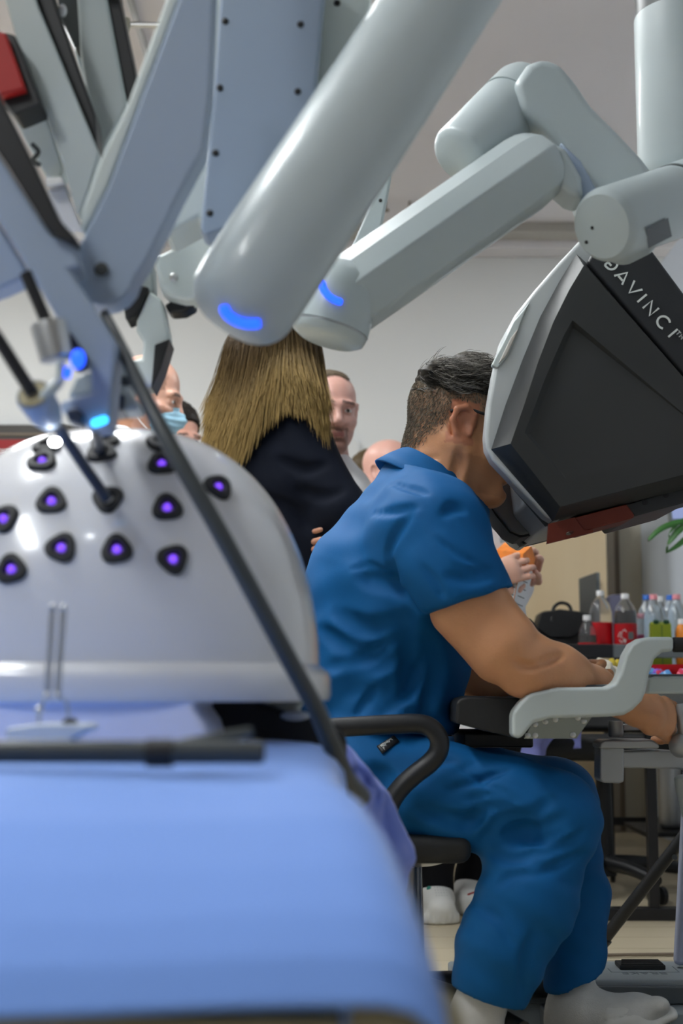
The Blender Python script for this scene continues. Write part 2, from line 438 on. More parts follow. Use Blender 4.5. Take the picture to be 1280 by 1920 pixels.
# wire stand with two rods on the table, and a long bar lying there
ws = thing('rod_stand', pw(85, 1396, 1.28), 'small wire stand with two upright rods in front of the dome', 'stand')
slab('foot', [(12, 1365), (70, 1357), (165, 1357), (172, 1366), (132, 1385), (128, 1418), (8, 1418)], 1.28, 0.05, 'plate', ws, bevel=0.003)
for a, b in (((99, 1138), (88, 1305)), ((119, 1140), (107, 1305))):
    for dx in (-3.5, 3.5):
        tube('rod', [pw(a[0] + dx, a[1], 1.29), pw(b[0] + dx, b[1], 1.29)], 0.0014, 'steel', ws, n=8)
    ell('tip', pw(a[0], a[1], 1.29), (0.0032, 0.0032, 0.0032), 'steel', ws, 10, 6)
    ell('joint', pw(b[0], b[1], 1.29), (0.0036, 0.0036, 0.0036), 'steel', ws, 10, 6)
tube('leg', [pw(88, 1305, 1.29), pw(74, 1330, 1.29), pw(73, 1366, 1.29)], 0.0016, 'steel', ws, n=8)
tube('leg', [pw(107, 1305, 1.29), pw(125, 1318, 1.29), pw(131, 1362, 1.29)], 0.0016, 'steel', ws, n=8)
ell('foot_nut', pw(131, 1354, 1.29), (0.007, 0.006, 0.004), 'black', ws, 12, 6)
ell('foot_nut', pw(73, 1332, 1.29), (0.004, 0.004, 0.004), 'steel', ws, 12, 6)
br = thing('instrument_bar', pw(250, 1425, 1.06), 'dark metal instrument bar with black collar lying on the blue cloth', 'instrument')
tube('shaft', [pw(-160, 1409, 1.06), pw(490, 1411, 1.06), pw(497, 1411, 1.06)], [0.0088, 0.0085, 0.006], 'rod', br, n=14)
tube('collar', [pw(275, 1412, 1.06), pw(325, 1412, 1.06)], 0.0105, 'black', br, n=14)
tube('lever', [pw(330, 1402, 1.08), pw(400, 1390, 1.10), pw(470, 1372, 1.12)], [0.006, 0.0065, 0.004], 'rod', br, n=10)

# ================================================================== robot arms
def screw(b, x, y, r, m, parent, name='screw'):
    l, n = hit(b, x, y)
    if l is None: return
    lathe(name, l - n * r * 0.3, n, [(0, r), (r * 0.6, r), (r * 0.9, r * 0.6), (r * 0.9, 0)], m, parent, n=12)

# --- near arm: big tube with a glowing arc, riveted plate behind it
ra = thing('robot_manipulator', pw(468, 560, 1.55), 'thick white robot arm tube with glowing blue arc above the long haired person', 'robot arm')
ax = [pw(462, 556, 1.55), pw(500, 497, 1.55), pw(560, 405, 1.56), pw(700, 192, 1.60), pw(880, -85, 1.66), pw(1010, -285, 1.70)]
pth = []; rad = []
d0 = (ax[0] - ax[1]).normalized(); R0 = 0.0615
for i in range(9):
    a = math.pi / 2 * (1 - i / 8.0)
    pth.append(ax[0] + d0 * (R0 * 0.72 * math.sin(a) ** 1.0)); rad.append(max(0.002, R0 * math.cos(a) ** 0.62) if i else 0.006)
for p in crom(ax, 4)[1:]: pth.append(p); rad.append(R0 + 0.0022 * len(rad) / 20)
ta = tube('arm_tube', pth, rad, 'robot', ra, n=40, smooth=60)
b = bvh_of(ta)
strip_on('light_arc', b, [(420, 572), (428, 588), (446, 600), (468, 605), (488, 604)], 0.0060, 'led', ra)
hp = slab('housing', [(388, -70), (384, 280), (352, 345), (303, 425), (312, 437), (372, 405), (400, 440), (520, 330), (690, 40), (700, -70)], 1.72, 0.09, 'robot_white', ra, bevel=0.006)
pl = slab('cover_plate', [(416, -70), (399, 190), (385, 330), (375, 432), (385, 440), (428, 425), (560, 260), (590, 180), (612, -70)], 1.66, 0.05, 'robot_blue', ra, bevel=0.004)
b = bvh_of(pl)
for (x, y) in ((422, 40), (412, 165), (404, 287), (393, 400), (563, 46), (558, 172)): screw(b, x, y, 0.0042, 'black', ra)
screw(bvh_of(hp), 632, 6, 0.0042, 'black', ra)
br2 = slab('hinge_bracket', [(655, 470), (722, 322), (735, 322), (716, 420), (690, 470)], 2.25, 0.05, 'robot', ra, bevel=0.004)
screw(bvh_of(br2), 713, 376, 0.003, 'black', ra)

# --- small wrist arm behind the tube end
rc = thing('robot_manipulator', pw(300, 640, 1.92), 'white robot wrist with black ends hanging between tube arm and bald masked person', 'robot arm')
sp = slab('shoulder_plate', [(287, 482), (374, 441), (400, 445), (395, 520), (372, 560), (345, 563), (318, 556), (300, 540)], 1.90, 0.05, 'robot_white', rc, bevel=0.006)
screw(bvh_of(sp), 326, 520, 0.006, 'steel', rc)
slab('gap_shade', [(307, 570), (330, 560), (362, 558), (366, 572), (345, 584), (318, 586)], 1.93, 0.04, 'black', rc, bevel=0.004)  # black plate stands in for the shadowed gap below the shoulder plate
slab('lower_link', [(280, 544), (304, 561), (317, 628), (305, 680), (283, 728), (255, 724), (228, 690), (247, 674), (265, 672), (269, 641), (255, 621), (255, 601)], 1.92, 0.045, 'robot_white', rc, bevel=0.005)
slab('link_end', [(290, 645), (318, 634), (301, 690), (283, 729)], 1.905, 0.06, 'black', rc, bevel=0.002)
slab('upper_joint', [(259, 507), (285, 488), (287, 540), (255, 591), (249, 560)], 1.93, 0.05, 'robot_grey', rc, bevel=0.004)
slab('joint_block', [(228, 551), (248, 531), (279, 537), (262, 580), (255, 591), (235, 601)], 1.915, 0.05, 'black', rc, bevel=0.004)
ell('status_light', pw(270, 729, 1.91), (0.0045, 0.003, 0.0045), 'led', rc, 10, 6)

# --- instrument arm: two flat links meeting at a pivot, sterile adapter and cannula below
rd = thing('robot_manipulator', pw(185, 800, 1.38), 'flat blue grey robot arm links meeting at a pivot over the dome', 'robot arm')
tipc = [(190 + 66 * math.cos(a), 505 + 66 * math.sin(a)) for a in [math.radians(q) for q in (10, 30, 50, 70, 90, 110, 130, 150, 170)]]
ud = slab('upper_link', [(356, -60), (255, 208), (202, 349), (158, 440), (140, 470)] + [(p[0], p[1]) for p in tipc[::-1]] + [(279, 480), (336, 363), (381, 279), (394, 168), (402, -60)], 1.46, 0.045, 'robot_blue', rd, bevel=0.004)
slab('link_edge', [(332, -60), (235, 202), (188, 296), (155, 390), (150, 425), (158, 440), (202, 349), (255, 208), (357, -60)], 1.465, 0.05, 'robot_white', rd, bevel=0.006)
lathe('pivot_cap', pw(190, 505, 1.456), (0, -1, 0), [(0, .0075), (0.0012, .0075), (.0016, .006), (0.0016, .002)], 'rod', rd, n=20)
lo = slab('lower_link', [(-60, 200), (0, 292), (91, 433), (140, 455), (150, 500), (128, 504), (161, 551), (200, 612), (218, 641), (214, 690), (208, 769), (204, 800), (161, 806), (150, 778), (116, 776), (111, 752), (172, 735), (168, 697), (138, 648), (54, 507), (0, 420), (-60, 330)], 1.40, 0.05, 'robot_blue', rd, bevel=0.005)
slab('link_side', [(-60, 345), (0, 425), (50, 507), (44, 520), (0, 540), (-60, 560)], 1.42, 0.04, 'robot_blue', rd, bevel=0.005)
screw(bvh_of(rd.children[-1]), 3, 500, 0.004, 'navy_rod', rd)
slab('inner_jaw', [(142, 707), (160, 695), (174, 700), (176, 734), (150, 742), (125, 744)], 1.43, 0.03, 'robot', rd, bevel=0.005)
slab('clamp', [(122, 768), (146, 764), (158, 778), (152, 796), (128, 792)], 1.385, 0.03, 'navy_rod', rd, bevel=0.003)
slab('light_bar', [(171, 786), (196, 778), (202, 783), (200, 791), (175, 800), (169, 795)], 1.392, 0.008, 'led_cyan', rd, bevel=0.003)
slab('latch', [(193, 690), (213, 672), (222, 674), (214, 752), (205, 734), (192, 720)], 1.44, 0.03, 'black', rd, bevel=0.004)
slab('drive_block', [(212, 680), (240, 676), (250, 700), (240, 735), (258, 750), (262, 768), (212, 770)], 1.50, 0.05, 'robot', rd, bevel=0.006)
slab('drive_band', [(214, 702), (248, 706), (244, 722), (212, 720)], 1.495, 0.05, 'rod', rd, bevel=0.002)
slab('drive_seal', [(208, 742), (232, 738), (230, 768), (206, 772)], 1.49, 0.05, 'navy_rod', rd, bevel=0.002)
slab('long_seal', [(-60, 60), (0, 181), (60, 300), (111, 410), (144, 447), (138, 457), (91, 433), (0, 289), (-60, 200)], 1.385, 0.03, 'black', rd, bevel=0.004)

ca = thing('cannula', pw(101, 690, 1.40), 'chrome cannula cylinder with blue light on a black rod', 'cannula')
axv = (pw(108, 680, 1.36) - pw(90, 607, 1.36))
lathe('cylinder', pw(90, 607, 1.36), axv, [(0, .010), (0.0, .017), (0.003, .0175), (.036, .0165), (.038, .012), (.038, 0)], 'steel', ca, n=28)
tube('rod', [pw(48, 512, 1.36), pw(92, 615, 1.36)], 0.0062, 'black', ca, n=12)
ell('blue_light', pw(146, 673, 1.35), (0.0075, 0.006, 0.010), 'led', ca, 14, 8)
slab('light_housing', [(118, 622), (132, 622), (165, 668), (160, 690), (140, 694), (128, 668)], 1.37, 0.02, 'navy_rod', ca, bevel=0.003)
tube('hook', [pw(114, 678, 1.35), pw(112, 712, 1.35), pw(96, 730, 1.34), pw(78, 750, 1.34)], [0.004, 0.005, 0.006, 0.005], 'robot', ca, n=10, sub=4)
tube('light_wire', [pw(128, 690, 1.35), pw(124, 708, 1.35)], 0.004, 'led', ca, n=8)

cu = thing('cannula', pw(100, 815, 1.36), 'cup shaped cannula with long black shaft entering a dome port', 'cannula')
d = (pw(112, 815, 1.40) - pw(62, 739, 1.34))
lathe('cup', pw(62, 739, 1.34), d, [(.006, 0), (.004, .0145), (0, .0165), (.003, .018), (.03, .0165), (.044, .012), (.047, .008), (.047, 0)], 'robot_blue', cu, n=28)
lathe('cup_lining', pw(62, 739, 1.34) - d.normalized() * 0.0005, d, [(0, 0.0145), (0.003, 0.0135), (.004, 0)], 'beige', cu, n=24)
tube('shaft', [pw(-60, 555, 1.32), pw(0, 641, 1.33), pw(62, 739, 1.34)], 0.0066, 'black', cu, n=12)
tube('lower_shaft', [pw(108, 800, 1.40), pw(150, 862, 1.44), pw(200, 935, 1.475)], 0.0062, 'navy_rod', cu, n=12)
ell('spot_light', pw(103, 829, 1.38), (0.0055, 0.004, 0.004), 'lamp', cu, 10, 6)
n2 = thing('cannula', pw(188, 850, 1.5), 'short dark cannula below the cyan light bar', 'cannula')
tube('shaft', [pw(178, 803, 1.42), pw(189, 851, 1.53)], 0.0058, 'navy_rod', n2, n=12)

# --- far left arm cluster
rf = thing('robot_manipulator', pw(140, 420, 1.75), 'grey robot arm with black seals and a red block beyond the flat links', 'robot arm')
slab('link', [(-8, -60), (48, -60), (67, 0), (185, 286), (168, 350), (151, 396), (144, 403), (114, 296), (80, 200), (30, 70)], 1.70, 0.05, 'robot_grey', rf, bevel=0.005)
slab('second_link', [(140, -60), (190, -60), (201, 0), (238, 198), (188, 292), (161, 168), (150, 100)], 1.78, 0.05, 'robot_grey', rf, bevel=0.005)
slab('seal', [(50, -60), (85, -60), (101, 0), (134, 94), (178, 215), (183, 279), (171, 268), (68, 0)], 1.72, 0.05, 'black', rf, bevel=0.003)
slab('seal', [(190, -60), (215, -60), (225, 0), (259, 161), (238, 198), (201, 0)], 1.79, 0.05, 'black', rf, bevel=0.003)
slab('block_frame', [(-40, 45), (13, 60), (27, 64), (77, 195), (27, 215), (0, 180), (-40, 140)], 1.66, 0.05, 'black', rf, bevel=0.003)
slab('red_block', [(-40, 50), (10, 60), (47, 165), (0, 178), (-40, 185)], 1.645, 0.03, 'red', rf, bevel=0.003)
slab('white_plate', [(27, 222), (80, 200), (118, 316), (114, 332), (87, 332), (50, 269)], 1.74, 0.04, 'robot_white', rf, bevel=0.003)
slab('white_plate', [(86, 353), (121, 349), (156, 435), (118, 430)], 1.74, 0.04, 'dome', rf, bevel=0.003)
slab('plate_lip', [(84, 334), (116, 331), (122, 345), (86, 350)], 1.72, 0.05, 'steel', rf, bevel=0.002)
slab('dark_mount', [(100, -60), (150, -60), (162, 80), (140, 90), (112, 30)], 1.80, 0.05, 'rod', rf, bevel=0.003)
ell('white_knob', pw(117, 20, 1.76), (0.006, 0.005, 0.009), 'dome', rf, 12, 8)
slab('rear_plate', [(138, 92), (162, 88), (190, 210), (182, 230)], 1.83, 0.03, 'robot', rf, bevel=0.003)
tube('cable_loop', [pw(60, 270, 1.72), pw(72, 285, 1.72), pw(62, 300, 1.72), pw(75, 310, 1.72)], 0.003, 'rod', rf, n=8, sub=4)

# --- white arm with the hexagonal beam
rb = thing('robot_manipulator', pw(625, 640, 2.05), 'white robot arm with faceted beam and small blue arc beside the console', 'robot arm')
A0, A1 = pw(640, 560, 2.05), pw(1012, 300, 2.12)
def hexring(c, ax_, s, a=0.036, bb=0.057):
    t = ax_.normalized(); dep = Vector((0, 1, 0)); dep = (dep - t * dep.dot(t)).normalized(); w = dep.cross(t)
    if w.z < 0: w = -w
    q = [(-0.040, 0.030), (-0.012, 0.054), (0.02, 0.054), (.05, .045), (.056, .02), (.056, -.03), (.04, -.056), (-0.0, -0.060), (-0.024, -0.054), (-.056, -0.006)]
    return [c + (dep * p[0] * 1.0 + w * p[1]) * s for p in q]
dirv = A1 - A0
sec = [(0.0, .92), (.03, 1.0), (.92, 1.02), (.97, .98), (1.0, .90), (1.035, .74), (1.055, .5)]
rings = [hexring(A0 + dirv * t, dirv, s) for t, s in sec]
k = 10; v = sum(rings, []); f = [[i * k + j, i * k + (j + 1) % k, (i + 1) * k + (j + 1) % k, (i + 1) * k + j] for i in range(len(rings) - 1) for j in range(k)]
f += [list(range(k))[::-1], [(len(rings) - 1) * k + j for j in range(k)]]
beam = fixn(mesh('beam', v, f, 'robot', rb, smooth=20, bevel=0.003, seg=2))
e0, e1 = pw(648, 522, 2.05), pw(612, 640, 2.05); ed = e1 - e0; L = ed.length
je = lathe('wrist_joint', e0, ed, [(-.02, 0.0), (-.018, .035), (0, .051), (.02, .0565), (L * .8, .0575), (L * .8, .0545), (L * .835, .0545), (L * .835, .0565), (L * .93, .054), (L * 1.0, .042), (L * 1.01, 0)], 'robot', rb, n=40, smooth=50)
lathe('joint_seam', e0 + ed.normalized() * L * 0.8, ed, [(0, .05), (0, .0555), (L * .035, .0555), (L * .035, .05)], 'alu', rb, n=40)
bb_ = bvh_of(je); strip_on('light_arc', bb_, [(603, 527), (607, 543), (617, 556), (630, 564), (641, 567)], 0.0052, 'led', rb)
# shoulder cylinder, elbow bracket, joint drum, column
c0, c1 = pw(866, 290, 2.15), pw(1002, 158, 2.24)
cdv = (c1 - c0); cl_ = cdv.length
lathe('shoulder_cylinder', c0, cdv, [(-.012, 0), (-.012, .040), (-0.006, .048), (0, .051), (cl_ * .62, .055), (cl_ * .62, .0535), (cl_ * .65, .0535), (cl_ * .65, .056), (cl_ * .84, .056), (cl_ * .9, .052), (cl_ * .92, .03), (cl_ * .93, 0)], 'robot', rb, n=40, smooth=50)
slab('elbow_bracket', [(962, 156), (988, 118), (1014, 105), (1050, 115), (1080, 152), (1110, 196), (1160, 246), (1205, 294), (1238, 336), (1262, 390), (1250, 440), (1190, 470), (1110, 440), (1096, 380), (1074, 322), (1048, 272), (1014, 236), (975, 205)], 2.14, 0.10, 'robot', rb, bevel=0.022, seg=4)
slab('bracket_web', [(1050, 262), (1090, 300), (1128, 370), (1110, 400), (1078, 352), (1062, 300)], 2.12, 0.05, 'robot_blue', rb, bevel=0.006)
slab('beam_hinge', [(1040, 262), (1064, 280), (1092, 330), (1096, 372), (1068, 362), (1030, 330)], 2.10, 0.08, 'robot', rb, bevel=0.012, seg=3)
g0, g1 = pw(1130, 424, 2.06), pw(1490, 300, 2.44)
gd = g1 - g0; gl = gd.length
gj = lathe('joint_drum', g0, gd, [(-.004, 0), (-.004, .048), (0.004, .054), (.012, .0565), (.20, .058), (.20, .054), (.207, .054), (.207, .060), (gl * .75, .062), (gl * .76, 0)], 'robot', rb, n=40, smooth=40)
lathe('drum_gasket', g0 + gd.normalized() * 0.2, gd, [(0, .05), (0, .0585), (.007, .0585), (.007, .05)], 'black', rb, n=40)
b = bvh_of(gj)
for (x, y) in ((1110, 427), (1099, 454)): screw(b, x, y, 0.0028, 'black', rb)
lq = []
for (x, y) in ((1207, 428), (1248, 408), (1256, 440), (1212, 462)):
    l, n = hit(b, x, y)
    if l is not None: lq.append(l + n * 0.004)
if len(lq) == 4: mesh('rating_label', lq, [[0, 1, 2, 3]], 'rod', rb); rb.children[-1]['label'] = 'dark printed rating label'
cc = pw(1292, 300, 2.30); zt = pw(1292, 34, 2.30).z; R = 0.0855
lathe('column', (cc.x, cc.y, cc.z - 0.07), (0, 0, 1), [(0, .03), (.008, .055), (.03, .078), (.055, R), (zt - cc.z + .07, R), (zt - cc.z + .07, R * .96)], 'robot', rb, n=48, smooth=40)
lathe('column_sleeve', (cc.x, cc.y, zt), (0, 0, 1), [(0, R * .97), (1.92 - zt, R * .97), (1.92 - zt, 0)], 'rod', rb, n=48)
# the boom overhead that carries the arms
bo = thing('robot_boom', (0.05, 1.9, 1.9), 'white overhead boom that carries the robot arms', 'robot boom')
box('boom_body', (-0.46, 1.64, 1.92), (0.62, 1.80, 2.02), 'robot', bo, bevel=0.03, seg=3)
box('boom_body', (0.48, 1.70, 1.92), (0.62, 2.40, 2.02), 'robot', bo, bevel=0.03, seg=3)
box('boom_body', (-0.18, 1.46, 1.92), (-0.10, 1.66, 2.0), 'robot', bo, bevel=0.02, seg=3)
for (x_, y_, zb, rr2) in ((0.235, 1.70, 1.66, .055), (-0.14, 1.49, 1.415, .025), (-0.07, 1.70, 1.525, .025), (-0.40, 1.735, 1.535, .025), (-0.32, 1.775, 1.56, .025)):
    lathe('boom_post', (x_, y_, zb), (0, 0, 1), [(0, rr2 * .8), (.02, rr2), (1.93 - zb, rr2), (1.93 - zb, 0)], 'robot', bo, n=24)
# ================================================================== surgeon console
mat('pod_dark', (0.035, 0.037, 0.038), 0.5, noise=0.04, nscale=8, bump=0.03, bscale=400)
mat('pod_band', (0.030, 0.032, 0.036), 0.42)
mat('pod_silver', (0.52, 0.55, 0.56), 0.36, metal=0.15)
mat('visor', (0.20, 0.21, 0.22), 0.35)
mat('rust', (0.15, 0.020, 0.008), 0.5)
mat('rail', (0.50, 0.56, 0.56), 0.38)
mat('letter', (0.80, 0.84, 0.82), 0.5)
mat('deck', (0.30, 0.34, 0.36), 0.45)
mat('deck_dark', (0.10, 0.115, 0.125), 0.45)
mat('lavender', (0.46, 0.50, 0.66), 0.45)
mat('engrave', (0.16, 0.19, 0.20), 0.6)

co = thing('surgeon_console', (0.65, 2.75, 0), 'dark grey surgeon console with tilted viewing pod, white armrest rail and pedal deck', 'console')
L0 = [(1080, 476), (1047, 530), (1013, 593), (980, 673), (948, 758), (921, 842), (1037, 976), (1420, 880), (1425, 872), (1098, 492)]
L1 = [(1094, 498), (1066, 545), (1037, 604), (1008, 680), (982, 760), (957, 832), (1050, 950), (1405, 858), (1408, 852), (1100, 502)]
L2 = [(1073, 600), (1058, 626), (1040, 667), (1020, 714), (1002, 762), (983, 812), (1060, 898), (1340, 830), (1340, 825), (1080, 606)]
L3 = [(1076, 612), (1066, 634), (1049, 673), (1030, 719), (1012, 766), (994, 812), (1061, 896), (1339, 829), (1339, 825), (1083, 616)]
D3 = [.014, .014, .014, .013, .012, .008, 0.0002, 0.0002, 0.0002, .012]
k = 10
vv = [pw(x, y, 2.60) for x, y in L0] + [pw(x, y, 2.50) + Vector((0, 0, 0)) for x, y in L0] + [pw(x, y, 2.455) for x, y in L1] + [pw(x, y, 2.455) for x, y in L2]
vv += [pw(x, y, 2.455) + Vector((0, d, 0)) for (x, y), d in zip(L3, D3)]
base0 = [pw(x, y, 2.50) for x, y in L0]
for i in range(k): vv[i] = base0[i] + Vector((0, 0.10, 0))
ff = [[i * k + j, i * k + (j + 1) % k, (i + 1) * k + (j + 1) % k, (i + 1) * k + j] for i in range(4) for j in range(k)]
ff += [list(range(k)), [4 * k + j for j in range(k)]]
fixn(mesh('side_panel', vv, ff, 'pod_dark', co, smooth=35, bevel=0.004))
fv = [Vector((p.x, 3.06 - (p.y - 2.455), p.z)) for p in vv]
fixn(mesh('side_panel', fv, ff, 'pod_dark', co, smooth=35, bevel=0.004))
band = slab('top_band', [(1112, 472), (1206, 446), (1290, 560), (1500, 842), (1428, 872), (1100, 491)], 2.47, 0.58, 'pod_band', co, bevel=0.006)
# silver front: two side wings and the recessed middle
SIL = [(1110, 473), (1090, 446), (1045, 494), (1003, 542), (965, 590), (938, 640), (924, 700), (914, 760), (909, 815), (911, 840), (922, 862), (965, 908), (1022, 968), (1042, 980)]
INN = [(1060, 965), (960, 850), (990, 760), (1030, 660), (1075, 560), (1120, 490)]
slab('front_wing', SIL + INN, 2.505, 0.055, 'pod_silver', co, bevel=0.008, seg=3)
fw = [pw(x, y, 2.505) for x, y in SIL + INN]
prism('front_wing', [p + Vector((0, .47, 0)) for p in fw], [p + Vector((0, .55, 0)) for p in fw], 'pod_silver', co, bevel=0.008, seg=3)
MID = [(1110, 473), (1090, 446), (1045, 494), (1003, 542), (965, 590), (950, 640), (990, 700), (1000, 780), (990, 850), (1000, 930), (1042, 976), (1140, 950), (1200, 600)]
mf = [pw(x, y, 2.505) for x, y in MID]
prism('view_hood', [p + Vector((0, .05, 0)) for p in mf], [p + Vector((0, .475, 0)) for p in mf], 'pod_silver', co, bevel=0.006)
hr = slab('handle_rim', [(993, 566), (962, 603), (947, 634), (921, 684), (933, 690), (951, 670), (964, 640), (976, 606)], 2.500, 0.02, 'rail', co, bevel=0.003)
slab('handle_slot', [(974, 612), (958, 632), (946, 656), (934, 682), (949, 668), (960, 645)], 2.497, 0.01, 'trim', co, bevel=0.002)
# lower visor and underside
vf = [pw(x, y, 2.80) for x, y in [(893, 905), (930, 960), (958, 995), (976, 1003), (1030, 992), (1130, 965), (1060, 930), (966, 905), (915, 845), (905, 850)]]
prism('visor', vf, [p + Vector((0, .13, 0)) for p in vf], 'visor', co, bevel=0.012, seg=3)
uv_ = [pw(x, y, 2.80) for x, y in [(894, 908), (930, 966), (956, 998), (976, 1007), (1032, 997), (1140, 970), (1300, 926), (1300, 900), (1040, 960), (940, 890)]]
prism('underside', [p + Vector((0, .01, 0)) for p in uv_], [p + Vector((0, .14, 0)) for p in uv_], 'black', co)
slab('lower_rail', [(1172, 946), (1300, 908), (1300, 938), (1190, 968)], 2.53, 0.3, 'pod_band', co, bevel=0.003)
for x, y in ((1208, 942), (1247, 928)):
    lathe('notch', pw(x, y, 2.531), (0, -1, 0), [(0, .006), (.002, .006), (.002, 0)], 'black', co, n=12)
# rust coloured bracket with a hole
def plate_hole(name, outer, hole, m, parent, depth):
    bm = bmesh.new()
    def loop(pts, dy): return [bm.verts.new(p + Vector((0, dy, 0))) for p in pts]
    A, H = loop(outer, 0), loop(hole, 0); A2, H2 = loop(outer, depth), loop(hole, depth)
    for (a, h) in ((A, H), (A2, H2)):
        es = [bm.edges.new((a[i], a[(i + 1) % len(a)])) for i in range(len(a))] + [bm.edges.new((h[i], h[(i + 1) % len(h)])) for i in range(len(h))]
        bmesh.ops.triangle_fill(bm, edges=es, use_beauty=True)
    for a, b in ((A, A2), (H, H2)):
        n = len(a)
        for i in range(n): bm.faces.new((a[i], a[(i + 1) % n], b[(i + 1) % n], b[i]))
    bmesh.ops.recalc_face_normals(bm, faces=bm.faces)
    bm.verts.index_update()
    vs = [v.co.copy() for v in bm.verts]; fs = [[v.index for v in f.verts] for f in bm.faces]; bm.free()
    return mesh(name, vs, fs, m, parent)
hole = [pw(1068 + 7.5 * math.cos(a), 999.5 - 2 * math.cos(a) + 3.6 * math.sin(a), 2.50) for a in [2 * math.pi * i / 14 for i in range(14)]]
rb_ = plate_hole('bracket', [pw(x, y, 2.50) for x, y in [(1025, 1020), (1028, 982), (1077, 970), (1095, 994), (1112, 993), (1112, 998)]], hole, 'rust', co, 0.008)
rb_['label'] = 'rust red sheet metal bracket with a round hole'
slab('bracket_tray', [(1077, 970), (1174, 945), (1189, 965), (1188, 971), (1095, 996)], 2.505, 0.12, 'rust', co, bevel=0.002)

# lettering, drawn as strokes along the band
o_, xd = pw(1133, 497, 2.468), (pw(1272, 654, 2.468) - pw(1133, 497, 2.468)).normalized()
yd = Vector((0, -1, 0)).cross(xd); yd = yd if yd.z > 0 else -yd
U = 1100.0
def stroke(pts, w=2.0, closed=False):
    P = [o_ + xd * (p[0] / U) + yd * (p[1] / U) + Vector((0, -0.0015, 0)) for p in pts]
    V = []; Fs = []
    for i, p in enumerate(P):
        t = (P[min(i + 1, len(P) - 1)] - P[max(i - 1, 0)]).normalized(); s = Vector((0, -1, 0)).cross(t).normalized() * w / U
        for q in (s, -s):
            V.append(p + q); V.append(p + q + Vector((0, 0.0016, 0)))
    for i in range(len(P) - 1):
        a = i * 4; b = a + 4
        Fs += [[a, b, b + 2, a + 2], [a, a + 1, b + 1, b], [a + 2, b + 2, b + 3, a + 3], [a + 1, a + 3, b + 3, b + 1]]
    Fs += [[0, 2, 3, 1], [len(V) - 4, len(V) - 3, len(V) - 1, len(V) - 2]]
    return V, Fs
def arc(cx, cy, rx, ry, a0, a1, n=12): return [(cx + rx * math.cos(math.radians(a0 + (a1 - a0) * i / n)), cy + ry * math.sin(math.radians(a0 + (a1 - a0) * i / n))) for i in range(n + 1)]
H = 24.0
GL = []
x = 0
GL += [('D', [[(0, 0)] + arc(6, H / 2, 11, H / 2, -88, 88) + [(-3, H)], [(0, 0), (0, 9)], [(0, 9), (9, 9)]])]
GL += [('A', [[(27, 0), (38, H), (49, 0)], [(32, 6), (44, 6)]])]
GL += [('V', [[(58, H), (69, 0), (80, H)]])]
GL += [('I', [[(92, 0), (92, H)]])]
GL += [('N', [[(107, 0), (107, H), (126, 0), (126, H)]])]
GL += [('C', [arc(152, H / 2, 12, H / 2, 50, 310, 18)])]
GL += [('I', [[(178, 0), (178, H)]])]
for ch, st in GL:
    V, Fs = merge([stroke([(p[0] * 1.06, p[1]) for p in s_]) for s_ in st])
    fixn(mesh('letter', V, Fs, 'letter', co))
V, Fs = merge([stroke([(192, H), (199, H)], 0.8), stroke([(195.5, H), (195.5, H - 8)], 0.8), stroke([(202, H - 8), (202, H), (205, H - 5), (208, H), (208, H - 8)], 0.8)])
fixn(mesh('trademark', V, Fs, 'letter', co))

# armrest: pad, white S shaped rail, grip, zinc plate
PADY = 2.46
slab('arm_pad', [(855, 1318), (862, 1310), (880, 1306), (1000, 1309), (1130, 1290), (1130, 1330), (1000, 1384), (958, 1382), (905, 1370), (854, 1356)], PADY, 0.50, 'black_soft', co, bevel=0.010, seg=3)
slab('elbow_rest', [(1000, 1296), (1046, 1286), (1140, 1283), (1146, 1290), (1046, 1296), (1003, 1305)], 2.452, 0.42, 'deck_dark', co, bevel=0.003)
RAIL = [(960, 1337), (974, 1318), (988, 1304), (998, 1299), (1046, 1289), (1138, 1288), (1153, 1281), (1163, 1262), (1172, 1228), (1184, 1207), (1201, 1197), (1218, 1194), (1263, 1194), (1263, 1221), (1242, 1223), (1228, 1235), (1218, 1262), (1211, 1297), (1204, 1314), (1187, 1331), (1170, 1341), (1142, 1344), (1032, 1347), (1001, 1355), (984, 1376), (974, 1386), (960, 1381)]
slab('arm_rail', RAIL, 2.40, 0.05, 'rail', co, bevel=0.008, seg=3)
tube('grip', [pw(1262, 1209, 2.42), pw(1500, 1210, 2.42)], 0.0128, 'black_soft', co, n=16)
slab('cross_bar', [(1216, 1272), (1228, 1268), (1500, 1268), (1500, 1303), (1212, 1301)], 2.45, 0.06, 'rail', co, bevel=0.005)
slab('bar_lid', [(1220, 1264), (1500, 1264), (1500, 1269), (1218, 1270)], 2.455, 0.06, 'deck_dark', co, bevel=0.001)
zp = slab('mounting_plate', [(1001, 1350), (1040, 1342), (1112, 1341), (1080, 1385), (982, 1385)], 2.43, 0.004, 'zinc', co)
b = bvh_of(zp)
for (x, y) in ((1094, 1352), (1074, 1378), (1003, 1358), (1022, 1353), (1041, 1349), (1083, 1346), (989, 1379), (1003, 1379)):
    l, n = hit(b, x, y)
    if l: lathe('bolt', l, n, [(0, .0048), (.003, .0048), (.004, .003), (.004, 0)], 'steel', co, n=8)
box('pad_bracket', pw(870, 1375, 2.6), pw(1000, 1402, 2.6) + Vector((0, .3, 0)), 'black', co, bevel=0.004)
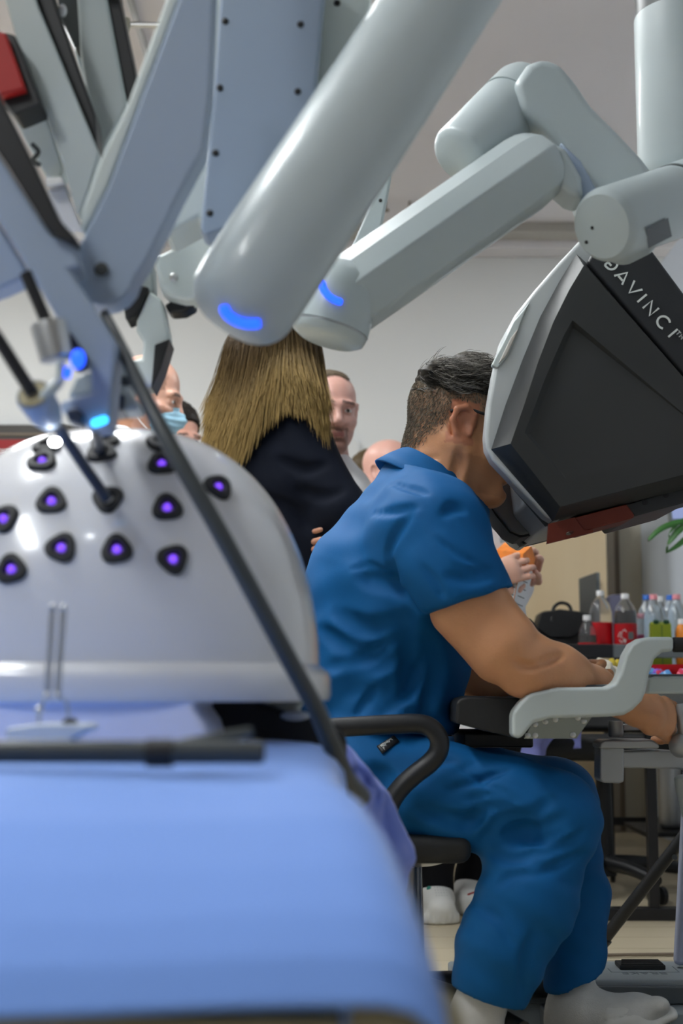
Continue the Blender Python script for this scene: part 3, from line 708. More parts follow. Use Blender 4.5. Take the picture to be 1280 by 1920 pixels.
# hand controller linkages below the armrest
slab('link_block', [(1124, 1394), (1130, 1389), (1165, 1389), (1170, 1395), (1170, 1466), (1160, 1469), (1130, 1468), (1124, 1462)], 2.62, 0.06, 'alu', co, bevel=0.008, seg=3)
slab('link_plate', [(1124, 1394), (1132, 1388), (1222, 1387), (1236, 1396), (1236, 1404), (1124, 1404)], 2.60, 0.08, 'alu', co, bevel=0.004)
slab('link_arm', [(1164, 1409), (1230, 1406), (1300, 1410), (1300, 1448), (1268, 1442), (1164, 1440)], 2.64, 0.05, 'alu', co, bevel=0.004)
lathe('link_pin', pw(1154, 1352, 2.65), (0, 0, -1), [(0, .013), (.026, .014), (.029, .012), (.029, 0)], 'alu', co, n=20)
slab('link_strap', [(1168, 1358), (1250, 1356), (1250, 1369), (1168, 1370)], 2.66, 0.02, 'alu', co, bevel=0.002)
ell('wrist_ball', pw(1274, 1398, 2.60), (0.020, 0.022, 0.022), 'alu', co)
lathe('controller_grip', pw(1276, 1330, 2.60), (0.15, 0, -1), [(-.01, .006), (0, .010), (.05, .012), (.06, .01), (.06, 0)], 'alu', co, n=16)
lathe('lower_drum', pw(1290, 1452, 2.62), (0.12, 0, -1), [(0, .020), (.004, .026), (.03, .026), (.075, .022), (.078, 0)], 'rail', co, n=24)
# column and pedal deck
slab('column', [(1282, 1500), (1266, 1812), (1520, 1812), (1520, 1300), (1290, 1300)], 2.905, 0.03, 'lavender', co, bevel=0.01)
slab('pod_neck', [(1362, 893), (1450, 876), (1520, 1312), (1385, 1312)], 2.66, 0.26, 'pod_band', co, bevel=0.015)
slab('column_cap', [(1292, 1296), (1520, 1296), (1520, 1330), (1292, 1330)], 2.64, 0.30, 'deck', co, bevel=0.008)
Xl = pw(848, 1810, 2.86).x
dk = box('base', (Xl, 2.80, 0.0), (1.25, 2.99, 0.088), 'deck', co, bevel=0.006)
box('base_face', (Xl + 0.14, 2.785, 0.046), (1.25, 2.80, 0.078), 'deck_dark', co, bevel=0.003)
box('pedal_shelf', (Xl + 0.16, 2.72, 0.0), (1.25, 2.80, 0.044), 'deck', co, bevel=0.004)
box('pedal_panel', (Xl + 0.25, 2.50, 0.0), (1.25, 2.72, 0.012), 'black', co, bevel=0.002)
pa = (pw(1155, 1790, 2.93).x, pw(1240, 1790, 2.93).x)
bp = box('brake_pedal', (pa[0], 2.895, 0.088), (pa[1], 2.95, 0.097), 'black_soft', co, bevel=0.002)
for i in range(6):
    y0 = 2.897 + i * 0.009
    box('rib', (pa[0] + 0.003 + 0.002 * i, y0, 0.097), (pa[1] - 0.004, y0 + 0.004, 0.0995), 'black', bp)
for (a, b) in (((pa[0] - .02, 2.872), (pa[1] + .02, 2.874)), ((pa[0] - .022, 2.872), (pa[0] - .02, 2.91)), ((pa[1] + .02, 2.872), (pa[1] + .022, 2.93))):
    box('frame_line', (a[0], a[1], 0.088), (b[0], b[1], 0.0886), 'engrave', co)
text_mesh('pedal_text', 'BRAKE', 0.030, (pa[1] - 0.004, 2.852 + 0.02, 0.0882), (-1, 0, 0), (0, -1, 0), 'engrave', co, depth=0.0004)
text_mesh('pedal_mark', 'S', 0.03, (pw(1262, 1873, 2.70).x, 2.719, 0.030), (-1, 0, 0), (0, 0, -1), 'letter', co, depth=0.0004)

# ================================================================== office chairs
mat('gas', (0.3, 0.3, 0.32), 0.3, 0.9)
def star_base(par, cx, cy, r=0.30, a0=0.3, hz=0.075):
    lathe('hub', (cx, cy, hz - 0.02), (0, 0, 1), [(0, .035), (.05, .035), (.07, .028), (.07, 0)], 'black', par, n=20)
    for i in range(5):
        a = a0 + i * 2 * math.pi / 5
        d = Vector((math.cos(a), math.sin(a), 0))
        p0 = Vector((cx, cy, hz + .02)); p1 = p0 + d * r; p1.z = hz - 0.005
        arm = tube('base_arm', [p0, p0.lerp(p1, .5) + Vector((0, 0, .008)), p1], [.026, .022, .018], 'black', par, n=10, sub=3)
        c = p1 + Vector((0, 0, -.045)); s = Vector((-d.y, d.x, 0))
        for q in (-1, 1):
            lathe('caster', (c.x + s.x * .008 * q, c.y + s.y * .008 * q, .0272), s * q, [(0, .026), (.012, .027), (.015, .02), (.015, 0)], 'black', par, n=16)
        tube('caster_stem', [p1, (p1.x, p1.y, .03)], .006, 'black', par, n=8)
ch = thing('office_chair', (0.13, 2.71, 0), 'black office chair with loop armrests carrying the person in blue scrubs', 'chair')
star_base(ch, 0.13, 2.71)
tube('gas_column', [(0.13, 2.71, .07), (0.13, 2.71, .31)], [.026, .026, .02], 'gas', ch, n=16)
def rbox(name, c, h, m, par, R=.04, ang=0):
    return box(name, (c[0] - h[0], c[1] - h[1], c[2] - h[2]), (c[0] + h[0], c[1] + h[1], c[2] + h[2]), m, par, bevel=R, seg=4)
rbox('seat', (0.072, 2.71, 0.366), (0.15, 0.24, 0.024), 'black_soft', ch, .02)
lathe('seat_pan', (0.13, 2.71, .315), (0, 0, 1), [(0, .05), (.012, .09), (.026, .11), (.028, 0)], 'gas', ch, n=24)
bk = [pw(530, 1300, 2.72), pw(522, 1380, 2.72), pw(530, 1460, 2.72)]
v, f = grid(14, 14, lambda u, w: Vector((-0.145 - 0.035 * math.sin(w * 2.2) + 0.06 * (2 * u - 1) ** 2, 2.51 + 0.40 * u, 0.45 + 0.32 * w)))
o = mesh('backrest', v, f, 'black_soft', ch, smooth=180); solidify(o, 0.035)
tube('back_bar', [(0.02, 2.71, .33), (-0.14, 2.71, .33), (-0.205, 2.71, .40), (-0.20, 2.71, .56)], .014, 'black', ch, n=10, sub=5)
lp = [(600, 1366), (650, 1363), (720, 1359), (780, 1357), (806, 1364), (822, 1384), (822, 1408), (806, 1430), (778, 1452), (752, 1476), (732, 1506), (722, 1545)]
for Y in (2.42, 2.985):
    P = [pw(x, y, 2.42) for x, y in lp]; P = [Vector((p.x, Y, p.z)) for p in P]
    tube('armrest', [P[0] + Vector((-0.06, 0, -0.005))] + P, .0165, 'black', ch, n=16, sub=5)
    tube('arm_mount', [P[-1], Vector((P[-1].x, Y, .335)), Vector((P[-1].x, 2.71 + (Y - 2.71) * .75, .32))], .015, 'black', ch, n=10)

CX, CY = 0.83, 4.58
c2 = thing('office_chair', (CX, CY, 0), 'empty black office chair on casters beyond the console', 'chair')
star_base(c2, CX, CY, .27, 0.1)
tube('gas_column', [(CX, CY, .07), (CX, CY, .43)], [.03, .03, .022], 'black', c2, n=16)
rbox('seat', (CX, CY, 0.455), (0.23, 0.23, 0.035), 'black_soft', c2, .03)
v, f = grid(14, 14, lambda u, w: Vector((CX - .22 + 0.44 * u, CY + .22 - 0.05 * (2 * u - 1) ** 2 + 0.03 * math.sin(w * 2), 0.50 + 0.13 * w)))
o = mesh('backrest', v, f, 'black_soft', c2, smooth=180); solidify(o, 0.035)
for s in (-1, 1):
    P = [Vector((CX + s * .25, CY - .14 + t, z)) for t, z in ((0, .46), (-.02, .56), (.02, .60), (.22, .60), (.28, .56), (.26, .46))]
    tube('armrest', P, .016, 'black', c2, n=12, sub=4)
# ================================================================== implicit bodies, meshed by surface nets
class Field:
    def __init__(s, lo, hi, h):
        s.h = h; s.lo = np.array(lo, float)
        s.n = np.ceil((np.array(hi, float) - s.lo) / h).astype(int) + 1
        s.d = np.full(s.n, 0.35, dtype=np.float32)
        s.ax = [(s.lo[i] + h * np.arange(s.n[i])).astype(np.float32) for i in range(3)]
    def like(s):
        o = Field(s.lo, s.lo + s.h, s.h); o.n = s.n.copy(); o.ax = s.ax; o.d = np.full(s.n, .35, dtype=np.float32); return o
    def blk(s, lo, hi):
        a = np.clip(np.floor((np.array(lo) - s.lo) / s.h).astype(int), 0, s.n); b = np.clip(np.ceil((np.array(hi) - s.lo) / s.h).astype(int) + 1, 0, s.n)
        if np.any(b <= a): return None, None
        sl = tuple(slice(a[i], b[i]) for i in range(3))
        return sl, (s.ax[0][sl[0]][:, None, None], s.ax[1][sl[1]][None, :, None], s.ax[2][sl[2]][None, None, :])
    def apply(s, sl, d, k, op):
        o = s.d[sl]
        if op == 'add':
            if k <= 0: r = np.minimum(o, d)
            else:
                hh = np.clip(0.5 + 0.5 * (d - o) / k, 0, 1); r = d * (1 - hh) + o * hh - k * hh * (1 - hh)
        elif op == 'sub':
            d = -d
            if k <= 0: r = np.maximum(o, d)
            else:
                hh = np.clip(0.5 - 0.5 * (d - o) / k, 0, 1); r = d * (1 - hh) + o * hh + k * hh * (1 - hh)
        s.d[sl] = r
    def cap(s, a, b, ra, rb=None, k=0.02, op='add', sq=None):
        """tapered capsule; sq = (direction, factor): widened by factor along direction"""
        a = np.array(a, float); b = np.array(b, float); rb = ra if rb is None else rb
        m = max(ra, rb) * (sq[1] if sq and sq[1] > 1 else 1) + max(k, 0.01) * 1.5 + 2 * s.h
        sl, P = s.blk(np.minimum(a, b) - m, np.maximum(a, b) + m)
        if sl is None: return
        p = [P[i] - np.float32(a[i]) for i in range(3)]; ab = b - a
        if sq:
            u = np.array(sq[0], float); u /= np.linalg.norm(u); g = 1.0 / sq[1] - 1.0
            t_ = (p[0] * u[0] + p[1] * u[1] + p[2] * u[2]) * g
            p = [p[i] + t_ * u[i] for i in range(3)]; ab = ab + u * (ab @ u) * g
        L2 = max(ab @ ab, 1e-9)
        t = np.clip((p[0] * ab[0] + p[1] * ab[1] + p[2] * ab[2]) / L2, 0, 1)
        d = np.sqrt((p[0] - t * ab[0]) ** 2 + (p[1] - t * ab[1]) ** 2 + (p[2] - t * ab[2]) ** 2) - (ra + (rb - ra) * t)
        s.apply(sl, d.astype(np.float32), k, op)
    def chain(s, pts, rs, k=0.02, op='add', sq=None):
        for i in range(len(pts) - 1): s.cap(pts[i], pts[i + 1], rs[i], rs[i + 1], k, op, sq)
    def ell(s, c, r, R=None, k=0.02, op='add'):
        c = np.array(c, float); r = np.array(r, float); m = r.max() + max(k, .01) * 1.5 + 2 * s.h
        sl, P = s.blk(c - m, c + m)
        if sl is None: return
        p = [P[i] - np.float32(c[i]) for i in range(3)]
        if R is not None:
            R = np.array(R); p = [p[0] * R[0, i] + p[1] * R[1, i] + p[2] * R[2, i] for i in range(3)]
        q = np.sqrt((p[0] / r[0]) ** 2 + (p[1] / r[1]) ** 2 + (p[2] / r[2]) ** 2)
        g = np.sqrt((p[0] / r[0] ** 2) ** 2 + (p[1] / r[1] ** 2) ** 2 + (p[2] / r[2] ** 2) ** 2) + 1e-6
        s.apply(sl, (q * (q - 1) / g).astype(np.float32), k, op)
    def plane(s, p, n, k=0.004, keep_below=True, box=None):
        """cut away what lies on the n side of the plane (only inside box = (lo, hi) if given)"""
        n = np.array(n, float); n /= np.linalg.norm(n)
        sl, P = s.blk(*(box if box else (s.lo, s.lo + s.n * s.h)))
        if sl is None: return
        d = (P[0] - p[0]) * n[0] + (P[1] - p[1]) * n[1] + (P[2] - p[2]) * n[2]
        s.d[sl] = np.maximum(s.d[sl], d.astype(np.float32))
    def disp(s, fn, lo=None, hi=None):
        sl, P = s.blk(lo if lo is not None else s.lo, hi if hi is not None else s.lo + s.n * s.h)
        if sl is None: return
        s.d[sl] += fn(*P).astype(np.float32)
    def sample(s, p):
        q = (np.asarray(p, float) - s.lo) / s.h
        q = np.clip(q, 0, s.n - 1.001); i = q.astype(int); f = q - i
        r = 0
        for dx in (0, 1):
            for dy in (0, 1):
                for dz in (0, 1):
                    w = (f[..., 0] if dx else 1 - f[..., 0]) * (f[..., 1] if dy else 1 - f[..., 1]) * (f[..., 2] if dz else 1 - f[..., 2])
                    r = r + w * s.d[i[..., 0] + dx, i[..., 1] + dy, i[..., 2] + dz]
        return r
    def surf(s, x, y, y0=None, y1=None):
        """first surface point on the ray through pixel (x, y)"""
        r = np.array(ray(x, y)); t = np.arange((y0 or s.lo[1]) / r[1], (y1 or (s.lo[1] + s.n[1] * s.h)) / r[1], s.h * 0.5)
        P = np.array([0, 0, CAMZ])[None] + t[:, None] * r[None]
        ins = np.all((P > s.lo) & (P < s.lo + (s.n - 1) * s.h), axis=1)
        v = np.where(ins, s.sample(P), 1.0)
        i = np.argmax(v < 0)
        return Vector(P[i]) if v[i] < 0 else None
    def crease(s, pts, r=0.006, k=0.012, depth=0.5, op='sub', sub=4):
        """groove (or ridge) drawn on the surface along a pixel line"""
        px = crom([Vector((p[0], p[1], 0)) for p in pts], sub); q = []
        for i, p in enumerate(px):
            l = s.surf(p.x, p.y)
            if l is not None: q.append((l, i / (len(px) - 1)))
        for (a, ta), (b, tb) in zip(q[:-1], q[1:]):
            if (a - b).length > 0.06: continue
            f0, f1 = [max(0.25, math.sin(math.pi * min(max(t, .02), .98)) ** .6) for t in (ta, tb)]
            dd = Vector(ray(640, 960)) * (-r * (1 - depth) if op == 'sub' else r * (1 - depth))
            s.cap(a + dd, b + dd, r * f0, r * f1, k, op)
    def mesh(s, smooth=1):
        d = s.d; h = s.h
        c = d < 0
        nx, ny, nz = d.shape
        cnt = np.zeros((nx - 1, ny - 1, nz - 1), dtype=np.int8)
        for dx in (0, 1):
            for dy in (0, 1):
                for dz in (0, 1): cnt += c[dx:nx - 1 + dx, dy:ny - 1 + dy, dz:nz - 1 + dz]
        act = (cnt > 0) & (cnt < 8)
        idx = np.argwhere(act)
        vid = np.full(act.shape, -1, dtype=np.int64); vid[act] = np.arange(len(idx))
        corners = [(a, b, e) for a in (0, 1) for b in (0, 1) for e in (0, 1)]
        val = {q: d[idx[:, 0] + q[0], idx[:, 1] + q[1], idx[:, 2] + q[2]].astype(np.float64) for q in corners}
        acc = np.zeros((len(idx), 3)); num = np.zeros(len(idx))
        for p in corners:
            for a in range(3):
                if p[a] == 0:
                    q = list(p); q[a] = 1; q = tuple(q)
                    v0, v1 = val[p], val[q]; m = (v0 < 0) != (v1 < 0)
                    t = np.where(m, v0 / np.where(m, v0 - v1, 1), 0)
                    pt = np.array(p, float)[None].repeat(len(idx), 0); pt[:, a] = t
                    acc[m] += pt[m]; num[m] += 1
        V = (idx + acc / num[:, None]) * h + s.lo
        Q = []
        for a in range(3):
            b_, c_ = (a + 1) % 3, (a + 2) % 3
            sh = [slice(None)] * 3; sh2 = [slice(None)] * 3
            sh[a] = slice(0, d.shape[a] - 1); sh2[a] = slice(1, None)
            x = c[tuple(sh)] != c[tuple(sh2)]
            e = np.argwhere(x)
            e = e[(e[:, b_] > 0) & (e[:, c_] > 0) & (e[:, b_] < d.shape[b_] - 1) & (e[:, c_] < d.shape[c_] - 1)]
            def g(db, dc):
                q = e.copy(); q[:, b_] += db; q[:, c_] += dc
                return vid[q[:, 0], q[:, 1], q[:, 2]]
            quad = np.stack([g(-1, -1), g(0, -1), g(0, 0), g(-1, 0)], 1)
            fl = ~c[e[:, 0], e[:, 1], e[:, 2]]
            quad[fl] = quad[fl][:, ::-1]
            Q.append(quad)
        Q = np.concatenate(Q); Q = Q[np.all(Q >= 0, axis=1)]
        for _ in range(smooth):                       # light relaxing, then back onto the surface
            A = np.zeros_like(V); n = np.zeros(len(V))
            for i in range(4):
                j = (i + 1) % 4
                np.add.at(A, Q[:, i], V[Q[:, j]]); np.add.at(n, Q[:, i], 1)
                np.add.at(A, Q[:, j], V[Q[:, i]]); np.add.at(n, Q[:, j], 1)
            V = V * 0.5 + 0.5 * A / np.maximum(n, 1)[:, None]
        e = h * 0.5
        for _ in range(2):
            g = np.stack([s.sample(V + np.eye(3)[i] * e) - s.sample(V - np.eye(3)[i] * e) for i in range(3)], 1) / (2 * e)
            V = V - 0.7 * s.sample(V)[:, None] * g / np.maximum((g * g).sum(1), 0.2)[:, None]
        return V, Q
    def obj(s, name, m, parent, colfn=None, smooth=1):
        V, Q = s.mesh(smooth)
        if len(V) == 0: return None
        return mesh(name, V, Q, m, parent, smooth=180, col=colfn(V) if colfn else None)

def wrink(amp, freq, dirv, warp=1.0, seed=0.0):
    """soft wavy cloth relief"""
    a, b, c = dirv
    def fn(x, y, z):
        w = np.sin(x * 13 + seed) * np.cos(z * 11 + seed * 2) + np.sin(y * 17 + z * 7 + seed)
        return amp * np.sin((a * x + b * y + c * z) * freq + warp * w)
    return fn

mat('skin', (0.6, 0.35, 0.25), 0.42, vcol=True, sss=0.12, noise=0.07, nscale=45, bump=0.12, bscale=220)
mat('hair', (0.05, 0.035, 0.02), 0.5, vcol=True, spec=0.22)
mat('scrub', (0.003, 0.092, 0.272), 0.7, noise=0.06, nscale=30, bump=0.08, bscale=500, spec=0.22)
mat('navy_suit', (0.003, 0.005, 0.012), 0.85, spec=0.2, noise=0.1, nscale=30)
mat('white_coat', (0.72, 0.73, 0.74), 0.8, noise=0.03, nscale=30)
mat('white_sock', (0.60, 0.60, 0.58), 0.9, noise=0.08, nscale=60, bump=0.3, bscale=500)
mat('white_shoe', (0.66, 0.66, 0.63), 0.5, noise=0.05, nscale=30)
mat('black_cloth', (0.006, 0.006, 0.008), 0.9, spec=0.2, noise=0.1, nscale=30)
mat('mask', (0.32, 0.55, 0.70), 0.8)
mat('mask_white', (0.8, 0.8, 0.8), 0.8)
mat('eye', (0.7, 0.7, 0.68), 0.2)
mat('iris', (0.02, 0.014, 0.01), 0.15)

class Head:
    """head frame: x forward, y left, z up; origin between the ears"""
    def __init__(s, c, yaw, pitch=0.0, roll=0.0, sc=1.0):
        s.c = Vector(c); s.s = sc
        s.R = (Matrix.Rotation(yaw, 3, 'Z') @ Matrix.Rotation(pitch, 3, 'Y') @ Matrix.Rotation(roll, 3, 'X'))
        s.Rn = np.array(s.R)
    def p(s, x, y, z): return s.c + s.R @ Vector((x, y, z)) * s.s
    def loc(s, V): return ((np.asarray(V) - np.array(s.c)) @ s.Rn) / s.s
    def build(s, F, nose=1.0, ears=True, face=True, jaw=1.0):
        g = s.s; P = s.p
        F.ell(P(-.012, 0, .048), np.array((.098, .077, .082)) * g, s.Rn, k=.01)
        F.ell(P(.030, 0, -.025), np.array((.064, .062, .088)) * g, s.Rn, k=.03 * g)
        F.cap(P(-.012, .056 * jaw, -.030), P(.072, .012, -.102), .020 * g, .019 * g, k=.03 * g)
        F.cap(P(-.012, -.056 * jaw, -.030), P(.072, -.012, -.102), .020 * g, .019 * g, k=.03 * g)
        F.cap(P(.074, -.010, -.102), P(.074, .010, -.102), .019 * g, k=.02 * g)
        F.ell(P(-.03, 0, -.02), np.array((.065, .064, .07)) * g, s.Rn, k=.03 * g)
        if face:
            for y in (-1, 1):
                F.cap(P(.084, .050 * y, .022), P(.094, .014 * y, .020), .009 * g, .010 * g, k=.018 * g)      # brow
                F.cap(P(.060, .050 * y, -.028), P(.078, .030 * y, -.032), .016 * g, .014 * g, k=.02 * g)      # cheek
                F.ell(P(.101, .032 * y, .002), np.array((.016, .020, .014)) * g, s.Rn, k=.012 * g, op='sub')  # socket
                F.ell(P(.080, .032 * y, .001), np.array((.0125, .016, .0135)) * g, s.Rn, k=.003 * g)          # lid
                F.ell(P(.100, .013 * y, -.036), np.array((.010, .008, .008)) * g, s.Rn, k=.008 * g)          # nostril wing
            F.cap(P(.092, 0, .014), P(.112, 0, -.032), .0085 * g, .0125 * g * nose, k=.014 * g)
            F.cap(P(.093, -.018, -.064), P(.093, .018, -.064), .0065 * g, k=.010 * g)
            F.cap(P(.091, -.016, -.076), P(.091, .016, -.076), .0075 * g, k=.010 * g)
            F.cap(P(.103, -.020, -.0695), P(.103, .020, -.0695), .0025 * g, k=.004 * g, op='sub')
            F.cap(P(.096, -.02, -.088), P(.096, .02, -.088), .006 * g, k=.012 * g, op='sub')
        if ears:
            for y in (-1, 1): s.ear(F, y)
    def ear(s, F, y, big=1.0):
        P = s.p; g = s.s
        rim = [(.012, .068, .002), (.010, .076, .022), (-.006, .083, .032), (-.022, .085, .024), (-.026, .083, .004), (-.016, .078, -.016), (-.004, .073, -.028), (.004, .070, -.030)]
        F.chain([P(a * big, b * y, c * big) for a, b, c in rim], [.006 * g, .0055 * g, .0055 * g, .006 * g, .006 * g, .006 * g, .0075 * g, .007 * g], k=.004 * g)
        F.ell(P(-.006, .073 * y, .002), np.array((.018, .006, .027)) * g, s.Rn, k=.006 * g)
        F.ell(P(-.004, .086 * y, .004), np.array((.011, .012, .018)) * g, s.Rn, k=.003 * g, op='sub')
        F.cap(P(-.030, .078 * y, .02), P(-.022, .072 * y, -.02), .004 * g, k=.006 * g, op='sub')
        F.cap(P(.010, .076 * y, -.004), P(.009, .076 * y, -.014), .004 * g, k=.004)
def eyes(h, parent):
    for y in (-1, 1):
        e = ell('eye', h.p(.0825, .032 * y, .001), [q * h.s for q in (.0118, .0135, .0075)], 'eye', parent, 14, 8, h.R)
        ell('iris', h.p(.0915, .032 * y, .002), [q * h.s for q in (.0040, .0058, .0058)], 'iris', e, 12, 6, h.R)
def strands(name, paths, r, parent, cols, m='hair'):
    """thin three sided hairs as one mesh; paths (n, k, 3)"""
    P = np.asarray(paths, float); n, k, _ = P.shape
    T = np.gradient(P, axis=1); T /= np.linalg.norm(T, axis=2, keepdims=True) + 1e-9
    u = np.cross(T, np.array([0.3, 1.0, 0.2])[None, None]); u /= np.linalg.norm(u, axis=2, keepdims=True) + 1e-9
    w = np.cross(T, u)
    tp = (np.array([1.0] * (k - 1) + [0.25]) * r)[None, :, None]
    ring = [P + (u * math.cos(a) + w * math.sin(a)) * tp for a in (0, 2.094, 4.189)]
    V = np.stack(ring, 2).reshape(-1, 3)
    b = (np.arange(n) * k * 3)[:, None, None] + (np.arange(k - 1) * 3)[None, :, None] + np.arange(3)[None, None]
    j = (np.arange(n) * k * 3)[:, None, None] + (np.arange(k - 1) * 3)[None, :, None] + np.array([1, 2, 0])[None, None]
    Fq = np.stack([b, j, j + 3, b + 3], -1).reshape(-1, 4)
    cols = np.asarray(cols, float)
    C = np.repeat(cols.reshape(-1, 3), 3, axis=0) if cols.ndim == 3 else np.repeat(cols, k * 3, axis=0)
    return mesh(name, V, Fq, m, parent, smooth=180, col=C)
def hand(F, wr, d, pal, thumb_side, curl=0.6, sc=1.0, k=.006, spread=0.35):
    """wrist point, hand direction, palm normal (side the fingers curl to), +1/-1 thumb side"""
    d = Vector(d).normalized(); n = Vector(pal); n = (n - d * n.dot(d)).normalized(); s = d.cross(n) * thumb_side
    F.cap(wr, wr + d * .035 * sc, .022 * sc, .024 * sc, k=.015, sq=(tuple(s), 1.3))
    F.cap(wr + d * .03 * sc, wr + d * .078 * sc, .0165 * sc, .0135 * sc, k=.012, sq=(tuple(s), 2.4))
    for i, (off, L) in enumerate(((.030, .072), (.010, .080), (-.011, .074), (-.030, .058))):
        p = wr + d * (.082 - .006 * abs(i - 1)) * sc + s * off * sc; a = 0.0
        dirs = curl * (0.9, 1.25, 0.8)[0]
        seg = [L * .45, L * .32, L * .23]; q = p
        pts = [p - d * .012 * sc]
        for j in range(3):
            a += curl * (0.75, 1.1, 0.7)[j]
            dd = (d + s * (off * spread / .03) * .25).normalized() * math.cos(a) + n * math.sin(a)
            q = q + dd * seg[j] * sc; pts.append(q)
        F.chain(pts, [.0092 * sc, .0088 * sc, .0080 * sc, .0068 * sc], k=.004)
    q = wr + d * .022 * sc + s * .026 * sc
    t1 = q + (d * .55 + s * .62 + n * .45).normalized() * .040 * sc
    t2 = t1 + (d * .75 + n * (.3 + .5 * curl) + s * .05).normalized() * .030 * sc
    t3 = t2 + (d * .75 + n * (.3 + .7 * curl) - s * .25).normalized() * .024 * sc
    F.chain([q, t1, t2, t3], [.0125 * sc, .0105 * sc, .0095 * sc, .008 * sc], k=.008)
# ================================================================== seated person in blue scrubs
sp_ = thing('person', (0.13, 2.71, 0.0), 'seated person in blue scrubs with grey hair leaning into the console', 'person')
def M(x, y, Y=2.71): return np.array(pw(x, y, Y))
YN, YF = 2.50, 2.92
hd = Head(pw(868, 812, 2.71), 0.0, math.radians(11), 0.0, 1.04)
B = Field((-0.15, 2.33, 0.50), (0.72, 3.06, 1.32), 0.0036)
hd.build(B, ears=False)
hd.ear(B, -1, 1.05); hd.ear(B, 1, 1.05)
B.chain([M(845, 850), M(820, 905), M(800, 960)], [.060, .064, .075], k=.03, sq=((0, 1, 0), 1.0))
B.chain([M(792, 838), M(785, 900)], [.034, .05], k=.03)
B.cap(M(868, 850, 2.65), M(842, 935, 2.67), .016, .014, k=.02)
B.chain([M(800, 985), M(745, 1130), M(690, 1380)], [.10, .13, .13], k=.03, sq=((0, 1, 0), 1.2))
# near arm
B.chain([M(818, 1012, YN), M(880, 1130, 2.46), M(948, 1212, 2.44), M(985, 1256, 2.44)], [.062, .0545, .054, .047], k=.02)
B.cap(M(900, 1120, 2.45), M(950, 1195, 2.44), .046, .040, k=.02)                     # biceps
B.cap(M(850, 1150, 2.46), M(925, 1240, 2.45), .040, .034, k=.02)                     # triceps
B.cap(M(968, 1275, 2.44), M(990, 1278, 2.44), .021, .023, k=.015)                    # elbow
wN = M(1192, 1330, 2.56)
B.chain([M(985, 1250, 2.44), M(1040, 1262, 2.47), M(1110, 1290, 2.52), wN], [.044, .047, .036, .027], k=.02)
B.cap(M(1010, 1228, 2.44), M(1075, 1258, 2.48), .030, .026, k=.02)
hand(B, Vector(wN), pw(1262, 1350, 2.60) - pw(1192, 1330, 2.56), (0.0, 1, -.25), 1, curl=0.85)
# far arm
B.chain([M(815, 1015, YF), M(850, 1150, 2.98), M(880, 1275, 3.0)], [.062, .05, .042], k=.02)
wF = M(1065, 1279, 2.86)
B.chain([M(880, 1275, 3.0), M(950, 1285, 2.96), wF], [.044, .042, .027], k=.02)
hand(B, Vector(wF), pw(1135, 1268, 2.80) - Vector(wF), (0.1, -1, -.2), -1, curl=0.8)
B.crease([(1008, 1247), (1030, 1238), (1055, 1226)], .0035, .012, .5)
B.crease([(965, 1240), (985, 1250), (1005, 1250)], .003, .012, .3)
B.crease([(862, 848), (858, 880), (848, 915)], .006, .016, .4)
B.crease([(790, 862), (815, 858)], .004, .012, .4)
SK = np.array((0.62, 0.30, 0.15))
def surgeon_col(V):
    c = np.tile(SK, (len(V), 1)); L = hd.loc(V)
    inhead = (L[:, 2] > -.11) & (np.abs(L[:, 0]) < .16) & (np.abs(L[:, 1]) < .12)
    # short faded hair on the sides and the back of the skull
    up = L[:, 2] + 1.05 * np.clip(-L[:, 0] - .02, 0, .2)
    st = np.clip((up - .002) / .06, 0, 1) * inhead
    st *= np.clip((.062 - L[:, 0]) / .02, 0, 1)
    ear = (np.abs(L[:, 1]) > .071) & (L[:, 2] < .045) & (L[:, 2] > -.036) & (L[:, 0] > -.034) & (L[:, 0] < .018)
    st = np.where(ear, 0, st)
    rng = np.random.RandomState(3).rand(len(V))
    st = np.clip(st * (0.7 + .6 * rng), 0, 1)[:, None] * 0.75
    c = c * (1 - st) + np.array((.12, .10, .072)) * st
    jw = inhead & (L[:, 2] < -.05) & (L[:, 0] > .0)
    c[jw] *= np.array((.86, .84, .82))
    er = ear & inhead; c[er] = np.array((.50, .20, .11))
    tipn = inhead & (L[:, 2] > .0); 
    return c
body = B.obj('body', 'skin', sp_, surgeon_col)

# --- hair on top: wavy locks
Hf = Field(np.array(hd.c) - .17, np.array(hd.c) + .17, 0.0042)
Hf.ell(hd.p(-.010, 0, .050), (.104, .082, .086), hd.Rn, k=.0)
for i in range(16):
    a = -1 + 2 * i / 15
    Hf.chain([hd.p(-.08, .07 * a, .09), hd.p(-.02, .070 * a, .122 - .03 * a * a), hd.p(.05, .060 * a, .122 - .03 * a * a), hd.p(.092, .05 * a, .092)], [.012, .014, .014, .012], k=.02)
Hf.disp(lambda x, y, z: .004 * np.sin(x * 95 + 22 * np.sin(z * 31)) * np.sin(y * 60 + z * 80) + .003 * np.sin(z * 150 + x * 90))
q = hd.p(-.10, 0, .045); q2 = hd.p(.10, 0, .072)
nrm = hd.R @ Vector((.035, 0, -1))
Hf.plane(hd.p(0, 0, .060), nrm)
hob = Hf.obj('hair', 'hair', sp_, lambda V: np.array((.045, .040, .033)) * (0.5 + 1.2 * np.clip(np.sin(V[:, :1] * 210 + 40 * V[:, 1:2]) * np.sin(V[:, 2:3] * 260), 0, 1)))
rng = np.random.RandomState(5)
hv = np.array([v.co for v in hob.data.vertices]) + np.array(org(hob)); hn = np.array([v.normal for v in hob.data.vertices])
sel = rng.choice(len(hv), 13000)
fwd = np.array(hd.R @ Vector((1, 0, 0))); upv = np.array(hd.R @ Vector((0, 0, 1))); lat = np.array(hd.R @ Vector((0, 1, 0)))
paths = []; cols = []
